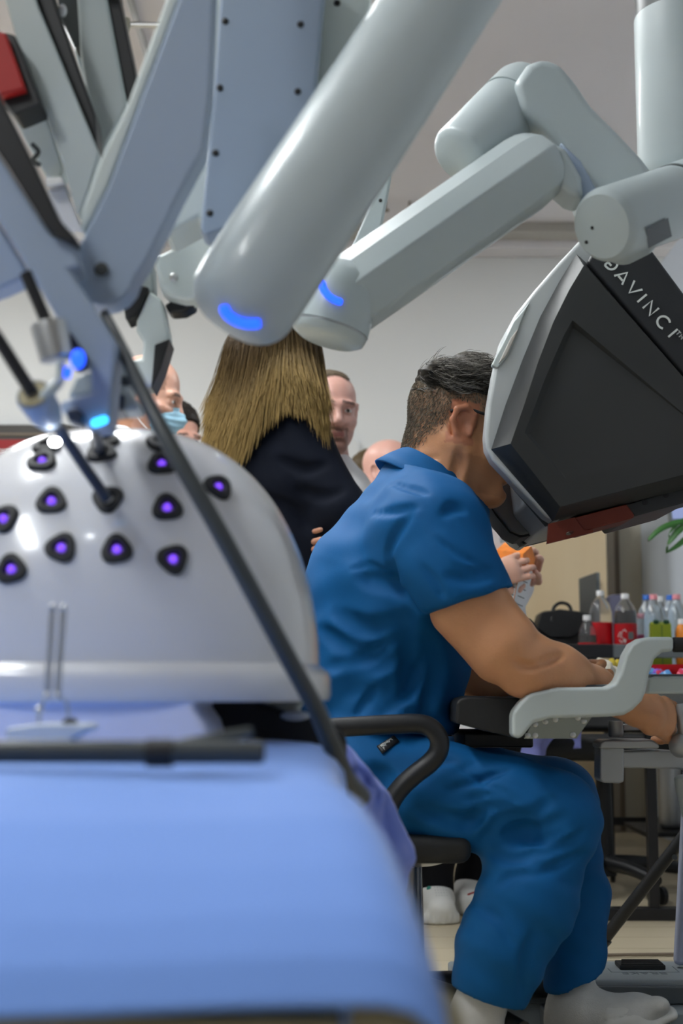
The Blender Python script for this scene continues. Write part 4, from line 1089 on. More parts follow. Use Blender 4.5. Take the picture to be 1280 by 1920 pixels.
for i in sel:
    L = hd.loc(hv[i][None])[0]
    if L[2] < .050: continue
    p = hv[i] - hn[i] * .001; ph = math.sin(L[0] * 60 + 3 * math.sin(L[1] * 50)); d = hn[i] * .42 + fwd * (.8 + .3 * ph) + upv * (.10 + .25 * ph) + lat * (.35 * math.sin(L[0] * 45 + L[1] * 80)) + rng.randn(3) * .12
    d /= np.linalg.norm(d); ln = .020 + .020 * rng.rand(); path = [p]
    sw = rng.randn(3) * .06 - hn[i] * .25
    for j in range(5):
        d = d - hn[i] * .13 + sw * .25; d /= np.linalg.norm(d); path.append(path[-1] + d * ln / 5)
    paths.append(path); g = rng.rand() ** 2
    cols.append(np.array((.022, .018, .014)) * (1 - g) + np.array((.36, .34, .31)) * g)
for i in range(9500):                                   # short cropped hairs of the sides and back
    a = rng.uniform(1.0, 2 * math.pi - 1.0); z = rng.uniform(-.05, .078)
    L = np.array((-.012 + .103 * math.cos(a), .081 * math.sin(a), z - .2 * 0))
    if L[2] + 1.05 * max(0, -L[0] - .02) - .25 * max(0, L[0]) < .012 + .03 * rng.rand() or (abs(L[0] + .006) < .03 and L[2] < .045): continue
    w = np.array(hd.p(*L)); nn = np.array(hd.R @ Vector((math.cos(a), math.sin(a), .0)))
    l = B.sample(w[None])[0]; w = w - nn * l
    d = nn * .5 - upv * .8 + rng.randn(3) * .2; d /= np.linalg.norm(d)
    paths.append([w - d * .001 + d * .0013 * j for j in range(6)]); g = rng.rand()
    cols.append(np.array((.07, .056, .040)) * (1 - g) + np.array((.30, .26, .20)) * g)
strands('hair_locks', paths, .00040, sp_, cols)
# glasses
gl = [hd.p(-.034, -.0775, .020), hd.p(-.01, -.0795, .030), hd.p(.03, -.080, .026), hd.p(.085, -.074, .022)]
tube('glasses_temple', gl, [.0035, .0030, .0028, .0028], 'black', sp_, n=8, sub=4)
tube('glasses_temple', [hd.p(-.034, .0775, .020), hd.p(-.01, .0795, .030), hd.p(.03, .080, .026), hd.p(.085, .074, .022)], [.0035, .0030, .0028], 'black', sp_, n=8, sub=4)
tube('glasses_frame', [hd.p(.085, -.074, .022), hd.p(.108, -.06, .020), hd.p(.112, -.02, .012), hd.p(.120, 0, .018), hd.p(.112, .02, .012), hd.p(.108, .06, .02), hd.p(.085, .074, .022)], .0025, 'black', sp_, n=8, sub=3)

# --- shirt
S = Field((-0.20, 2.36, 0.44), (0.46, 3.08, 1.14), 0.0050)
S.chain([M(808, 925), M(795, 985), M(742, 1110), M(716, 1260), M(695, 1370), M(690, 1400)], [.070, .120, .158, .150, .146, .150], k=.05, sq=((0, 1, 0), 1.2))
S.chain([M(730, 1010), M(700, 1090), M(690, 1200), M(680, 1330)], [.080, .110, .120, .125], k=.04, sq=((0, 1, 0), 1.35))
for Yq, q in ((YN, 2.46), (YF, 2.965)):
    S.chain([M(800, 950, 2.71), M(812, 1000, Yq), M(835, 1050, q)], [.085, .086, .078], k=.05)
    S2 = S.like()
    S2.chain([M(812, 1000, Yq), M(862, 1100, q), M(905, 1185, q)], [.080, .0775, .0765], k=.03)
    nA = Vector(M(937, 1105, q) - M(785, 1155, q)); nrm = Vector((0, 1, 0)).cross(nA); nrm = nrm if nrm.z < 0 else -nrm
    S2.plane(M(861, 1131, q), nrm)
    hh = np.clip(0.5 + 0.5 * (S2.d - S.d) / .03, 0, 1); S.d = S2.d * (1 - hh) + S.d * hh - .03 * hh * (1 - hh)
S.cap(M(780, 900, 2.71), M(800, 960, 2.56), .05, .06, k=.04)
S.cap(M(790, 1000, 2.56), M(760, 1130, 2.58), .09, .08, k=.05)
S.plane(M(800, 905), (.42, 0, .9), box=(M(740, 960, 2.55) - .0, M(900, 830, 2.87)))
S.plane(M(690, 1366), (-.05, 0, -1))
S.disp(wrink(.0015, 55, (.3, .2, 1.0), 1.6, 1.0)); S.disp(wrink(.0012, 95, (.8, .1, .6), 1.2, 4.0))
for pts, r in (([(620, 1300), (680, 1262), (745, 1235)], .011), ([(600, 1345), (660, 1300), (730, 1285)], .010), ([(640, 1340), (700, 1320), (790, 1250)], .012),
               ([(672, 1080), (705, 1090), (745, 1110)], .009), ([(700, 962), (740, 958), (780, 950)], .005),
               ([(735, 905), (770, 915), (800, 925)], .005), ([(728, 1045), (740, 1090), (785, 1150)], .008),
               ([(725, 1042), (738, 1005), (770, 965)], .006), ([(630, 1150), (690, 1180), (760, 1160)], .010), ([(820, 1010), (860, 1040), (905, 1060)], .004),
               ([(840, 1080), (880, 1085), (925, 1080)], .006), ([(830, 965), (850, 950), (870, 955)], .006), ([(755, 1180), (775, 1240), (770, 1300)], .012),
               ([(800, 1200), (820, 1260), (800, 1340)], .011), ([(745, 1330), (790, 1345), (830, 1360)], .006), ([(600, 1180), (650, 1215), (700, 1225)], .009),
               ([(665, 1345), (690, 1310), (705, 1290)], .005), ([(660, 1066), (690, 1060), (725, 1072)], .004),
               ([(610, 1250), (680, 1235), (740, 1200)], .008), ([(700, 1350), (760, 1300), (790, 1240)], .007), ([(850, 1060), (890, 1072), (925, 1066)], .004), ([(790, 1060), (815, 1090), (830, 1120)], .004),
                ([(780, 1150), (860, 1128), (933, 1100)], .0022)):
    S.crease(pts, r, r * 2.2, .55)
S.obj('shirt', 'scrub', sp_)
# collar: a folded band standing around the neck
def ringv(c, rx, ry, tiltv, a0, a1, n): 
    out = []
    T = Vector(tiltv).normalized(); X = Vector((1, 0, 0)); X = (X - T * X.dot(T)).normalized(); Yv = T.cross(X)
    for i in range(n):
        a = a0 + (a1 - a0) * i / (n - 1); out.append(Vector(c) + X * math.cos(a) * rx + Yv * math.sin(a) * ry)
    return out
tl = (0.55, 0, 0.84)
n = 48
r0 = ringv(M(818, 880), .076, .072, tl, .42, 2 * math.pi - .42, n)
r1 = ringv(M(805, 902), .094, .098, tl, .36, 2 * math.pi - .36, n)
r2 = ringv(M(795, 925), .112, .130, tl, .30, 2 * math.pi - .30, n)
rin = ringv(M(812, 892), .074, .070, tl, .42, 2 * math.pi - .42, n)
v = rin + r0 + r1 + r2; f = [[i * n + j, i * n + j + 1, (i + 1) * n + j + 1, (i + 1) * n + j] for i in range(3) for j in range(n - 1)]
co_ = mesh('collar', v, f, 'scrub', sp_, smooth=60); solidify(co_, .004)

# --- trousers
Tq = Field((-0.18, 2.36, 0.03), (0.62, 3.06, 0.66), 0.0052)
Tq.chain([M(672, 1400), M(672, 1450)], [.140, .142], k=.04, sq=((0, 1, 0), 1.25))
kN = M(1035, 1535, 2.52)
Tq.chain([M(690, 1478, 2.60), M(830, 1492, 2.555), M(950, 1510, 2.53), kN], [.118, .088, .082, .078], k=.03)
Tq.chain([kN, M(988, 1685, 2.51), M(940, 1780, 2.50), M(910, 1885, 2.50)], [.076, .081, .072, .064], k=.035)
Tq.cap(M(1035, 1545, 2.52), M(1062, 1540, 2.52), .058, .050, k=.02)
kF = M(1042, 1502, 2.86)
Tq.chain([M(700, 1465, 2.82), M(870, 1475, 2.87), kF], [.115, .088, .080], k=.03)
Tq.chain([kF, M(1076, 1680, 2.75), M(1077, 1860, 2.66)], [.078, .064, .054], k=.02)
Tq.plane(M(909, 1868, 2.5), M(909 - 3, 1868 + 10, 2.5) - M(909, 1868, 2.5), box=(M(780, 1990, 2.36), M(1010, 1800, 2.64)))
Tq.plane(M(1076, 1840, 2.67), M(1080, 1852, 2.67) - M(1076, 1840, 2.67), box=(np.array((M(940, 1840, 2.67)[0], 2.588, 0)), np.array((.75, 2.85, .2))))
Tq.disp(wrink(.0013, 50, (.6, .2, .9), 1.5, 2.0)); Tq.disp(wrink(.0012, 110, (.5, .1, 1), 1.2, 6.0))
for pts, r in (([(960, 1560), (990, 1545), (1030, 1500)], .008), ([(950, 1575), (1010, 1560), (1060, 1530)], .009), ([(930, 1585), (970, 1562), (1000, 1560)], .010),
               ([(870, 1500), (920, 1490), (970, 1500)], .004), ([(840, 1480), (900, 1462), (930, 1450)], .004), ([(850, 1450), (890, 1430)], .004),
               ([(880, 1470), (920, 1455), (960, 1440)], .004), ([(905, 1580), (940, 1540), (985, 1530)], .008), ([(1000, 1600), (1060, 1585), (1095, 1560)], .006),
               ([(1010, 1640), (1050, 1620), (1090, 1600)], .005), ([(890, 1700), (930, 1720), (960, 1770)], .005), ([(1000, 1750), (985, 1800), (980, 1860)], .006), ([(930, 1660), (960, 1640), (1000, 1640)], .005),
               ([(870, 1560), (900, 1520), (960, 1510)], .006), ([(860, 1440), (910, 1470), (960, 1490)], .003), ([(975, 1575), (1020, 1575), (1080, 1545)], .005), ([(920, 1600), (960, 1610), (1000, 1600)], .006),
               ([(700, 1440), (720, 1460), (715, 1500)], .010), ([(790, 1520), (860, 1540), (900, 1530)], .008), ([(760, 1470), (800, 1430), (850, 1425)], .006)):
    Tq.crease(pts, r, r * 2.2, .55)
Tq.obj('trousers', 'scrub', sp_)
# label patch on the trousers
def bil(c, u, v): return [(c[0][k] * (1 - u) + c[1][k] * u) * (1 - v) + (c[3][k] * (1 - u) + c[2][k] * u) * v for k in (0, 1)]
PC = ((706, 1400), (738, 1380), (748, 1391), (716, 1414))
vv = []; ok = True
for jv in range(4):
    for iu in range(8):
        l = Tq.surf(*bil(PC, iu / 7, jv / 3))
        if l is None: ok = False; break
        vv.append(l + Vector((0, -.004, .001)))
if ok:
    o = mesh('patch', vv, [[jv * 8 + iu, jv * 8 + iu + 1, (jv + 1) * 8 + iu + 1, (jv + 1) * 8 + iu] for jv in range(3) for iu in range(7)], 'black', sp_, smooth=60); solidify(o, .002)
    o['label'] = 'small black woven label with white letters'
    xd_ = (vv[7] - vv[0]).normalized(); nn = xd_.cross(vv[24] - vv[0]).normalized(); nn = nn if nn.y < 0 else -nn
    yd_ = nn.cross(xd_); yd_ = yd_ if yd_.z > 0 else -yd_
    o1 = vv[0] + nn * .004 + xd_ * .003 - yd_ * .0085
    text_mesh('patch_text', 'MEDIWEARS', .0082, o1, xd_, yd_, 'letter', sp_, .0003, squash=.66)
    text_mesh('patch_text', 'PERFORMANCE', .0082, o1 - yd_ * .0068, xd_, yd_, 'letter', sp_, .0003, squash=.54)
# --- socks and sandals
K_ = Field((0.25, 2.52, 0.0), (0.72, 2.80, 0.20), 0.0042)
FY_ = 2.655
K_.chain([M(1078, 1832, 2.69), M(1072, 1880, 2.67), M(1062, 1915, FY_)], [.036, .038, .040], k=.02)
K_.chain([M(1080, 1900, FY_), M(1140, 1905, FY_), M(1195, 1897, FY_), M(1238, 1893, FY_)], [.042, .033, .026, .018], k=.03, sq=((0, 1, 0), 1.25))
K_.ell(M(1232, 1884, 2.63), (.022, .016, .015), k=.012)
K_.plane((0, 0, .018), (0, 0, -1))
K_.obj('sock', 'white_sock', sp_)
K_ = Field((0.12, 2.40, 0.0), (0.42, 2.60, 0.20), 0.0045)
K_.chain([M(912, 1850, 2.50), M(893, 1905, 2.50), M(875, 1945, 2.50)], [.046, .042, .038], k=.02)
K_.chain([M(885, 1940, 2.50), M(950, 1952, 2.49)], [.034, .024], k=.02, sq=((0, 1, 0), 1.2))
K_.obj('sock', 'white_sock', sp_)
Sh = Field((0.30, 2.50, 0.0), (0.74, 2.82, 0.16), 0.004)
Sh.chain([M(1135, 1908, FY_), M(1185, 1903, FY_)], [.042, .034], k=.02, sq=((0, 1, 0), 1.3))
Sh.chain([M(1050, 1948, FY_), M(1130, 1944, FY_), M(1200, 1925, FY_), M(1256, 1900, FY_)], [.017, .017, .015, .012], k=.015, sq=((0, 1, 0), 2.6))
Sh.crease([(1120, 1918), (1160, 1908), (1200, 1893)], .002, .004, .5)
Sh.plane((0, 0, .013), (0, 0, -1))
Sh.obj('sandal', 'white_shoe', sp_)
Sh = Field((0.10, 2.36, 0.0), (0.46, 2.62, 0.10), 0.0045)
Sh.chain([M(850, 1962, 2.5), M(960, 1962, 2.49)], [.020, .018], k=.015, sq=((0, 1, 0), 2.4))
Sh.plane((0, 0, .001), (0, 0, -1))
Sh.obj('sandal', 'white_shoe', sp_)
# ================================================================== people standing behind
def person(label, hp, Y, yaw, pitch=0.0, roll=0.0, sc=1.0, skin=(.55, .29, .2), paint=None, lean=(0, 0), torso=(.135, .125), top='white_coat', legs='black_cloth',
           arms=None, shoes='black', hvox=.0055, width=.19, elb=None, face=True, show_legs=True, feet=None, body_yaw=None, extra=None, drop=.035):
    """stands on the floor under the head; arms = [(elbow, wrist, hand dir, palm, thumb, curl) ...] in world metres"""
    hc = pw(hp[0], hp[1], Y); h = Head(hc, yaw, pitch, roll, sc)
    by = yaw if body_yaw is None else body_yaw
    fw = np.array((math.cos(by), math.sin(by), 0)); lt = np.array((-math.sin(by), math.cos(by), 0))
    nb = np.array(h.p(-.03, 0, -.14)); base = np.array((hc.x + lean[0], Y + lean[1], 0.0))
    zs = nb[2] - .02; hip = np.array((base[0], base[1], zs * .62)); ch_ = (nb + hip) / 2 + np.array((0, 0, .10))
    e = thing('person', tuple(base), label, 'person')
    sh = [nb + lt * s * (width - .03) + np.array((0, 0, -drop)) for s in (-1, 1)]
    if arms is None: arms = [(sh[i] + lt * s * .05 + np.array((0, 0, -.29)), sh[i] + lt * s * .06 + fw * .08 + np.array((0, 0, -.54)), (fw[0] * .2, fw[1] * .2, -1), tuple(-lt * s), 1 if s > 0 else -1, .4) for i, s in enumerate((-1, 1))]
    ft = feet or [base + lt * s * .10 for s in (-1, 1)]
    pts = [np.array(h.c) + .16, np.array(h.c) - .16, base + .3, base - .3] + [np.array(a[0]) for a in arms] + [np.array(a[1]) for a in arms] + [np.array(p) for p in ft]
    lo = np.min(pts, 0) - .17; hi = np.max(pts, 0) + .17; lo[2] = 0.0; hi[2] = h.c.z + .17
    Bf = Field(lo, hi, hvox)
    h.build(Bf, face=face)
    Bf.chain([h.p(-.035, 0, -.04), nb, nb - np.array((0, 0, .06))], [.054 * sc, .058 * sc, .07], k=.03)
    Bf.chain([nb - np.array((0, 0, .08)), ch_, hip], [.07, .10, .10], k=.03, sq=(tuple(lt), 1.2))
    for i, a in enumerate(arms):
        Bf.chain([sh[i], a[0], a[1]], [.04, .035, .026], k=.02)
        hand(Bf, Vector(a[1]), a[2], a[3], a[4], a[5])
    for i, s in enumerate((-1, 1)): Bf.chain([hip + lt * s * .08, (hip + lt * s * .08) * .5 + np.array(ft[i]) * .5, np.array(ft[i]) + np.array((0, 0, .06))], [.07, .05, .036], k=.02)
    if extra: extra(Bf, h)
    skc = np.array(skin)
    def cf(V):
        c = np.tile(skc, (len(V), 1)); L = h.loc(V)
        lip = (np.abs(L[:, 2] + .070) < .0085) & (np.abs(L[:, 1]) < .019) & (L[:, 0] > .085); c[lip] = skc * np.array((.72, .52, .54))
        if face:
            brow = (np.abs(L[:, 2] - .026 + .12 * (np.abs(L[:, 1]) - .03)) < .0055) & (np.abs(L[:, 1]) > .012) & (np.abs(L[:, 1]) < .052) & (L[:, 0] > .06); c[brow] = skc * .22
        if paint: c = paint(L, c)
        return c
    Bf.obj('body', 'skin', e, cf)
    if face: eyes(h, e)
    T = Field(lo, np.array((hi[0], hi[1], zs + .12)), .008)
    T.chain([nb - np.array((0, 0, .05)), ch_, hip - np.array((0, 0, .10))], [.085, torso[0], torso[1]], k=.05, sq=(tuple(lt), 1.25))
    for i, a in enumerate(arms):
        T.cap(nb - np.array((0, 0, .04)), sh[i], .062, .066, k=.04)
        w_ = np.array(a[0]) * .12 + np.array(a[1]) * .88
        T.chain([sh[i], a[0], w_], [.066, .054, .042], k=.03)
    T.disp(wrink(.0018, 45, (.3, .3, 1), 1.5, hp[0])); T.disp(wrink(.0013, 85, (1, .2, .5), 1.2, hp[1]))
    LgF = Field(np.minimum(base, np.minimum(ft[0], ft[1])) - np.array((.24, .24, 0)), np.maximum(base, np.maximum(ft[0], ft[1])) + np.array((.24, .24, hip[2] + .05)), .009)
    for i, s in enumerate((-1, 1)):
        LgF.chain([hip + lt * s * .08 - np.array((0, 0, .02)), hip * .5 + lt * s * .045 + np.array(ft[i]) * .5, np.array(ft[i]) + np.array((0, 0, .07))], [.105, .075, .056], k=.04)
    LgF.plane((0, 0, .055), (0, 0, -1)); LgF.disp(wrink(.003, 60, (.2, .2, 1), 1.5, hp[0] + 3))
    LgF.obj('trousers', legs, e)
    return e, h, T, ft, fw
def shoe(e, p, fw, m, name='shoe'):
    p = np.array(p); fw = np.array(fw)
    q = Field(p - np.array((.2, .2, 0)), p + np.array((.2, .2, .12)), .005)
    l = np.array((-fw[1], fw[0], 0))
    q.chain([p + fw * -.06 + np.array((0, 0, .045)), p + fw * .04 + np.array((0, 0, .04)), p + fw * .14 + np.array((0, 0, .03))], [.040, .036, .030], k=.02, sq=(tuple(l), 1.3))
    q.chain([p + fw * -.08 + np.array((0, 0, .012)), p + fw * .15 + np.array((0, 0, .012))], [.022, .022], k=.01, sq=(tuple(l), 2.1))
    q.plane((0, 0, .001), (0, 0, -1))
    return q.obj(name, m, e)
def cap_hair(e, h, col, cut, r=(.104, .083, .089), off=(-.012, 0, .05), vox=.006, noise_=.002):
    q = Field(np.array(h.c) - .17, np.array(h.c) + .17, vox)
    q.ell(h.p(*off), np.array(r) * h.s, h.Rn, k=0)
    q.disp(lambda x, y, z: noise_ * np.sin(x * 90 + 12 * np.sin(z * 40)) * np.sin(y * 80 + z * 110))
    for (p, n) in cut: q.plane(h.p(*p), h.R @ Vector(n))
    return q.obj('hair', 'hair', e, lambda V: np.tile(np.array(col), (len(V), 1)) * (0.75 + .5 * np.random.RandomState(1).rand(len(V)))[:, None])

# --- long haired person in a navy blazer
YW = 3.80
def W_(x, y, Y=YW): return np.array(pw(x, y, Y))
wy = math.radians(62)
armsW = [(W_(642, 965, 3.66), W_(560, 1040, 3.86), (-.6, .6, .1), (0, 1, 0), 1, .5), (W_(420, 1000, 3.98), W_(560, 1050, 3.98), (.8, -.1, .2), (0.2, -1, 0), -1, .3)]
def fingers(Bf, h):
    for (y, r) in ((993, .0085), (1012, .0095), (1026, .008)):
        Bf.cap(W_(575, y + 8, 3.72), W_(601, y, 3.615), r, r * .85, k=.004)
eW, hW, T, ftW, fwW = person('long haired person in a navy blazer seen from behind with folded arms', (528, 688), YW, wy, skin=(.55, .29, .2), arms=armsW, top='navy_suit', legs='navy_suit', torso=(.125, .125), width=.120, drop=.075, face=True, extra=fingers)
T.cap(W_(562, 838, 3.72), W_(640, 950, 3.67), .068, .060, k=.03)
T.cap(W_(640, 955, 3.67), W_(580, 1035, 3.74), .058, .052, k=.03)
T.cap(W_(500, 900, 3.82), W_(520, 1060, 3.82), .135, .13, k=.05, sq=((1, 0, 0), 1.1))
T.plane(np.array(hW.p(-.03, 0, -.125)), (0, 0, 1))
for pts in ([(520, 860), (570, 880), (610, 870)], [(560, 920), (600, 930), (640, 920)], [(480, 930), (540, 950), (580, 990)]): T.crease(pts, .008, .02, .5)
T.obj('blazer', 'navy_suit', eW)
for p in ftW: shoe(eW, p, fwW, 'black')
rng = np.random.RandomState(11); paths = []; cols = []
XT = np.interp
n = 11000
for i in range(n):
    a = rng.rand(); lay = rng.rand() ** 1.5
    xt = 517 + 128 * (a - .5); yt = 572 + 30 * (2 * a - 1) ** 2
    xm = np.interp(a, [0, .12, .3, .5, .75, .9, 1], [420, 440, 470, 503, 550, 584, 601])
    xb = np.interp(a, [0, .2, .4, .52, .68, .8, .9, 1.0], [382, 415, 450, 482, 536, 578, 599, 616])
    yb = np.interp(a, [0, .2, .4, .52, .68, .8, .9, 1.0], [838, 876, 866, 815, 768, 778, 806, 832]) + rng.uniform(-75, 14)
    amp = math.sin(math.pi * min(max(a, .03), .97)) ** .6
    wob = rng.randn() * 3.2; ph = rng.rand() * 6; pth = []
    for j in range(13):
        t = j / 12.0
        y = yt + (yb - yt) * t
        x = (1 - t) ** 7 * xt + (1 - (1 - t) ** 7 - t ** 2.2) * xm + t ** 2.2 * xb + wob * t * 2 + 1.6 * math.sin(ph + t * 5)
        Yh = YW + .09 * max(0, .22 - t) / .22 - .13 * max(0, a - .6) / .4 * max(0, t - .5) / .5 - (.105 * amp) * (1 - .0 * t) - .035 * math.sin(t * 3.0) * amp + lay * .10 - (.055 * max(0, t - .6) / .4 * amp)
        pth.append(pw(x, y, Yh))
    paths.append(pth)
    br_ = .7 + .6 * rng.rand()
    tt = np.linspace(0, 1, 13)[:, None]
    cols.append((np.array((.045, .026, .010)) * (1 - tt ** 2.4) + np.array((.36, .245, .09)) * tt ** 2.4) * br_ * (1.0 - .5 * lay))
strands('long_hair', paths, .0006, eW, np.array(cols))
q = Field(np.array(hW.c) - np.array((.2, .2, .42)), np.array(hW.c) + .18, .007)
q.ell(hW.p(-.014, 0, .045), (.108, .088, .095), hW.Rn, k=0)
q.chain([W_(518, 640), W_(514, 690), W_(505, 740)], [.085, .100, .098], k=.03, sq=((1, 0, 0), 1.18))
q.chain([W_(470, 700, 3.82), W_(440, 790, 3.80), W_(425, 830, 3.80)], [.06, .045, .028], k=.03)
q.plane(np.array(hW.p(.055, 0, 0)), hW.R @ Vector((1, 0, -.25)))
q.obj('hair', 'hair', eW, lambda V: np.tile(np.array((.035, .024, .010)), (len(V), 1)))

# --- man facing the camera
def p3(L, c):
    st = (np.abs(L[:, 1]) < .036) & (L[:, 2] < -.050) & (L[:, 0] > .06) & ~((np.abs(L[:, 2] + .070) < .010) & (np.abs(L[:, 1]) < .022))
    c[st] = c[st] * np.array((.42, .40, .38))
    jw = (L[:, 2] < -.055) & ~st; c[jw] *= np.array((.80, .78, .78))
    hr = (L[:, 2] > .095) & (L[:, 0] < .055); c[hr] *= .45
    return c
e3, h3, T, ft, fw = person('standing person in a white coat with receding hair and goatee looking this way', (620, 777), 4.30, math.radians(-77), math.radians(4), 0, 1.02, (.60, .34, .28), p3, width=.14, drop=.075, body_yaw=math.radians(-35))
T.plane(np.array(h3.p(-.03, 0, -.12)), (0, 0, 1))
T.obj('coat', 'white_coat', e3)
cap_hair(e3, h3, (.10, .075, .05), [((0, 0, .108), (-.2, 0, -1)), ((.05, 0, 0), (1, 0, 0))], r=(.101, .080, .086))
shoe(e3, pw(772, 1672, 4.45) * 1.0 - Vector((0, 0, pw(772, 1672, 4.45).z)), (0, -1, 0), 'white_shoe')
shoe(e3, ft[0], fw, 'white_shoe')

# --- bald person in a white shirt
e4, h4, T, ft, fw = person('bald person in a white shirt beside the cabinet', (731, 890), 5.12, math.radians(-40), math.radians(-2), 0, 1.0, (.66, .37, .30), None, width=.17)
T.plane(np.array(h4.p(-.03, 0, -.11)), (0, 0, 1))
T.obj('shirt', 'white_coat', e4)
for p in ft: shoe(e4, p, fw, 'black')
# --- brown haired person behind
e5, h5, T, ft, fw = person('brown haired person standing behind the bald person by the cabinet', (706, 902), 5.56, math.radians(10), math.radians(10), 0, 1.0, (.6, .35, .26), None, width=.15, hvox=.007, torso=(.10, .10), lean=(0, .08))
T.obj('shirt', 'white_coat', e5)
cap_hair(e5, h5, (.07, .045, .018), [((.0, 0, -.03), (1.0, 0, -.55))], r=(.11, .088, .10), off=(-.012, 0, .03))
for p in ft: shoe(e5, p, fw, 'black')

# --- shaved person with a face mask
def p6(L, c):
    hr = (L[:, 2] > .015 + .35 * np.clip(L[:, 0] - .02, 0, 1)) & (L[:, 2] < .085) & (L[:, 0] < .062) & (np.abs(L[:, 1]) < .10)
    f = np.clip((.085 - L[:, 2]) / .03, 0, 1) * hr; c = c * (1 - .42 * f[:, None])
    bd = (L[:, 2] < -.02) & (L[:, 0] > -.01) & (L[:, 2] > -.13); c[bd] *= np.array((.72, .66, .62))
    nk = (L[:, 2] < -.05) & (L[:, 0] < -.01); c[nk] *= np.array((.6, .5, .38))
    return c
e6, h6, T, ft, fw = person('shaved head person wearing a light blue face mask behind the dome', (276, 748), 4.40, math.radians(-8), math.radians(13), 0, 1.06, (.62, .36, .27), p6, width=.19)
T.plane(np.array(h6.p(-.03, 0, -.12)), (0, 0, 1))
T.obj('coat', 'white_coat', e6)
for p in ft: shoe(e6, p, fw, 'white_shoe')
mk = Field(np.array(h6.c) - .19, np.array(h6.c) + .19, .005)
mk.ell(h6.p(.052, 0, -.060), np.array((.066, .066, .064)), h6.Rn, k=.01)
mk.cap(h6.p(.10, 0, -.02), h6.p(.116, 0, -.045), .014, .020, k=.02)
mk.plane(h6.p(.042, 0, -.06), h6.R @ Vector((-1, 0, -.25))); mk.plane(h6.p(.10, 0, -.010), h6.R @ Vector((-.35, 0, 1)))
mk.disp(lambda x, y, z: .0022 * np.sin(z * 320))
m6 = mk.obj('face_mask', 'mask', e6)
for s in (-1, 1):
    tube('mask_strap', [h6.p(.046, .066 * s, -.035), h6.p(.02, .077 * s, -.008), h6.p(.004, .082 * s, .022)], .0022, 'mask_white', e6, n=6, sub=3)
    tube('mask_strap', [h6.p(.040, .060 * s, -.095), h6.p(.01, .074 * s, -.07), h6.p(-.006, .080 * s, -.03)], .0018, 'mask_white', e6, n=6, sub=3)
# --- person half hidden behind the mask
e7, h7, T, ft, fw = person('dark haired person half hidden behind the masked person', (326, 824), 5.0, math.radians(-48), math.radians(14), 0, 1.0, (.62, .33, .25), None, width=.16, hvox=.007)
T.obj('shirt', 'white_coat', e7)
cap_hair(e7, h7, (.015, .012, .01), [((.05, 0, .045), (.7, 0, -.7))], r=(.106, .086, .094))
for p in ft: shoe(e7, p, fw, 'black')

# --- person holding the juice carton
Y8 = 4.05
def J_(x, y, Y=Y8): return np.array(pw(x, y, Y))
wR = J_(914, 1084, 3.87); wL = J_(980, 1092, 4.07)
arms8 = [(J_(800, 1080, 4.0), wR, pw(985, 1058, 3.86) - Vector(wR), (.2, 1, 0), -1, .55), (J_(925, 1150, 4.16), wL, pw(1004, 1030, 4.0) - Vector(wL), (-.6, -1, 0), 1, .5)]
f8 = [np.array((pw(812, 1700, 4.10).x, 4.12, 0)), np.array((pw(893, 1690, 4.2).x, 4.28, 0))]
e8, h8, T, ft, fw = person('short person in white coat and black top holding an orange juice carton', (893, 790), Y8, math.radians(-90), math.radians(8), 0, .95, (.62, .36, .27), None, lean=(-.01, 0), width=.155, arms=arms8, feet=f8, torso=(.112, .115))
top_ = T.like(); top_.d = T.d + .008
top_.plane((0, 0, .5), (0, 0, -1)); top_.plane(np.array(h8.p(-.03, 0, -.10)), (0, 0, 1)); top_.obj('top', 'black_cloth', e8)
xa, xb_ = J_(880, 1000, 3.9)[0], J_(921, 1000, 3.9)[0]
sl, P = T.blk(T.lo, T.lo + T.n * T.h)
slot = np.maximum(np.maximum((xa - .03) - P[0] + 0 * P[2], P[0] - (xb_ + .15 * (J_(900, 990)[2] - P[2]) * 0 + .0)), P[1] - (Y8 - .02))
low = P[2] + 0 * P[0] < .62
T.d[sl] = np.maximum(T.d[sl], -slot.astype(np.float32)); T.plane((0, 0, .515), (0, 0, -1)); T.plane(np.array(h8.p(-.03, 0, -.12)), (0, 0, 1))
T.chain([J_(868, 1330, 4.0), J_(880, 1362, 4.0)], [.06, .07], k=.03); T.plane((0, 0, .515), (0, 0, -1))
T.obj('coat', 'white_coat', e8)
cap_hair(e8, h8, (.05, .03, .015), [((.06, 0, .05), (.7, 0, -.7))])
mat('badge', (0.35, 0.37, 0.38), 0.4)
slab('badge', [(936, 1000), (946, 998), (948, 1016), (938, 1018)], 3.86, 0.004, 'badge', e8, bevel=0.001)
mat('teal', (0.02, 0.22, 0.18), 0.4)
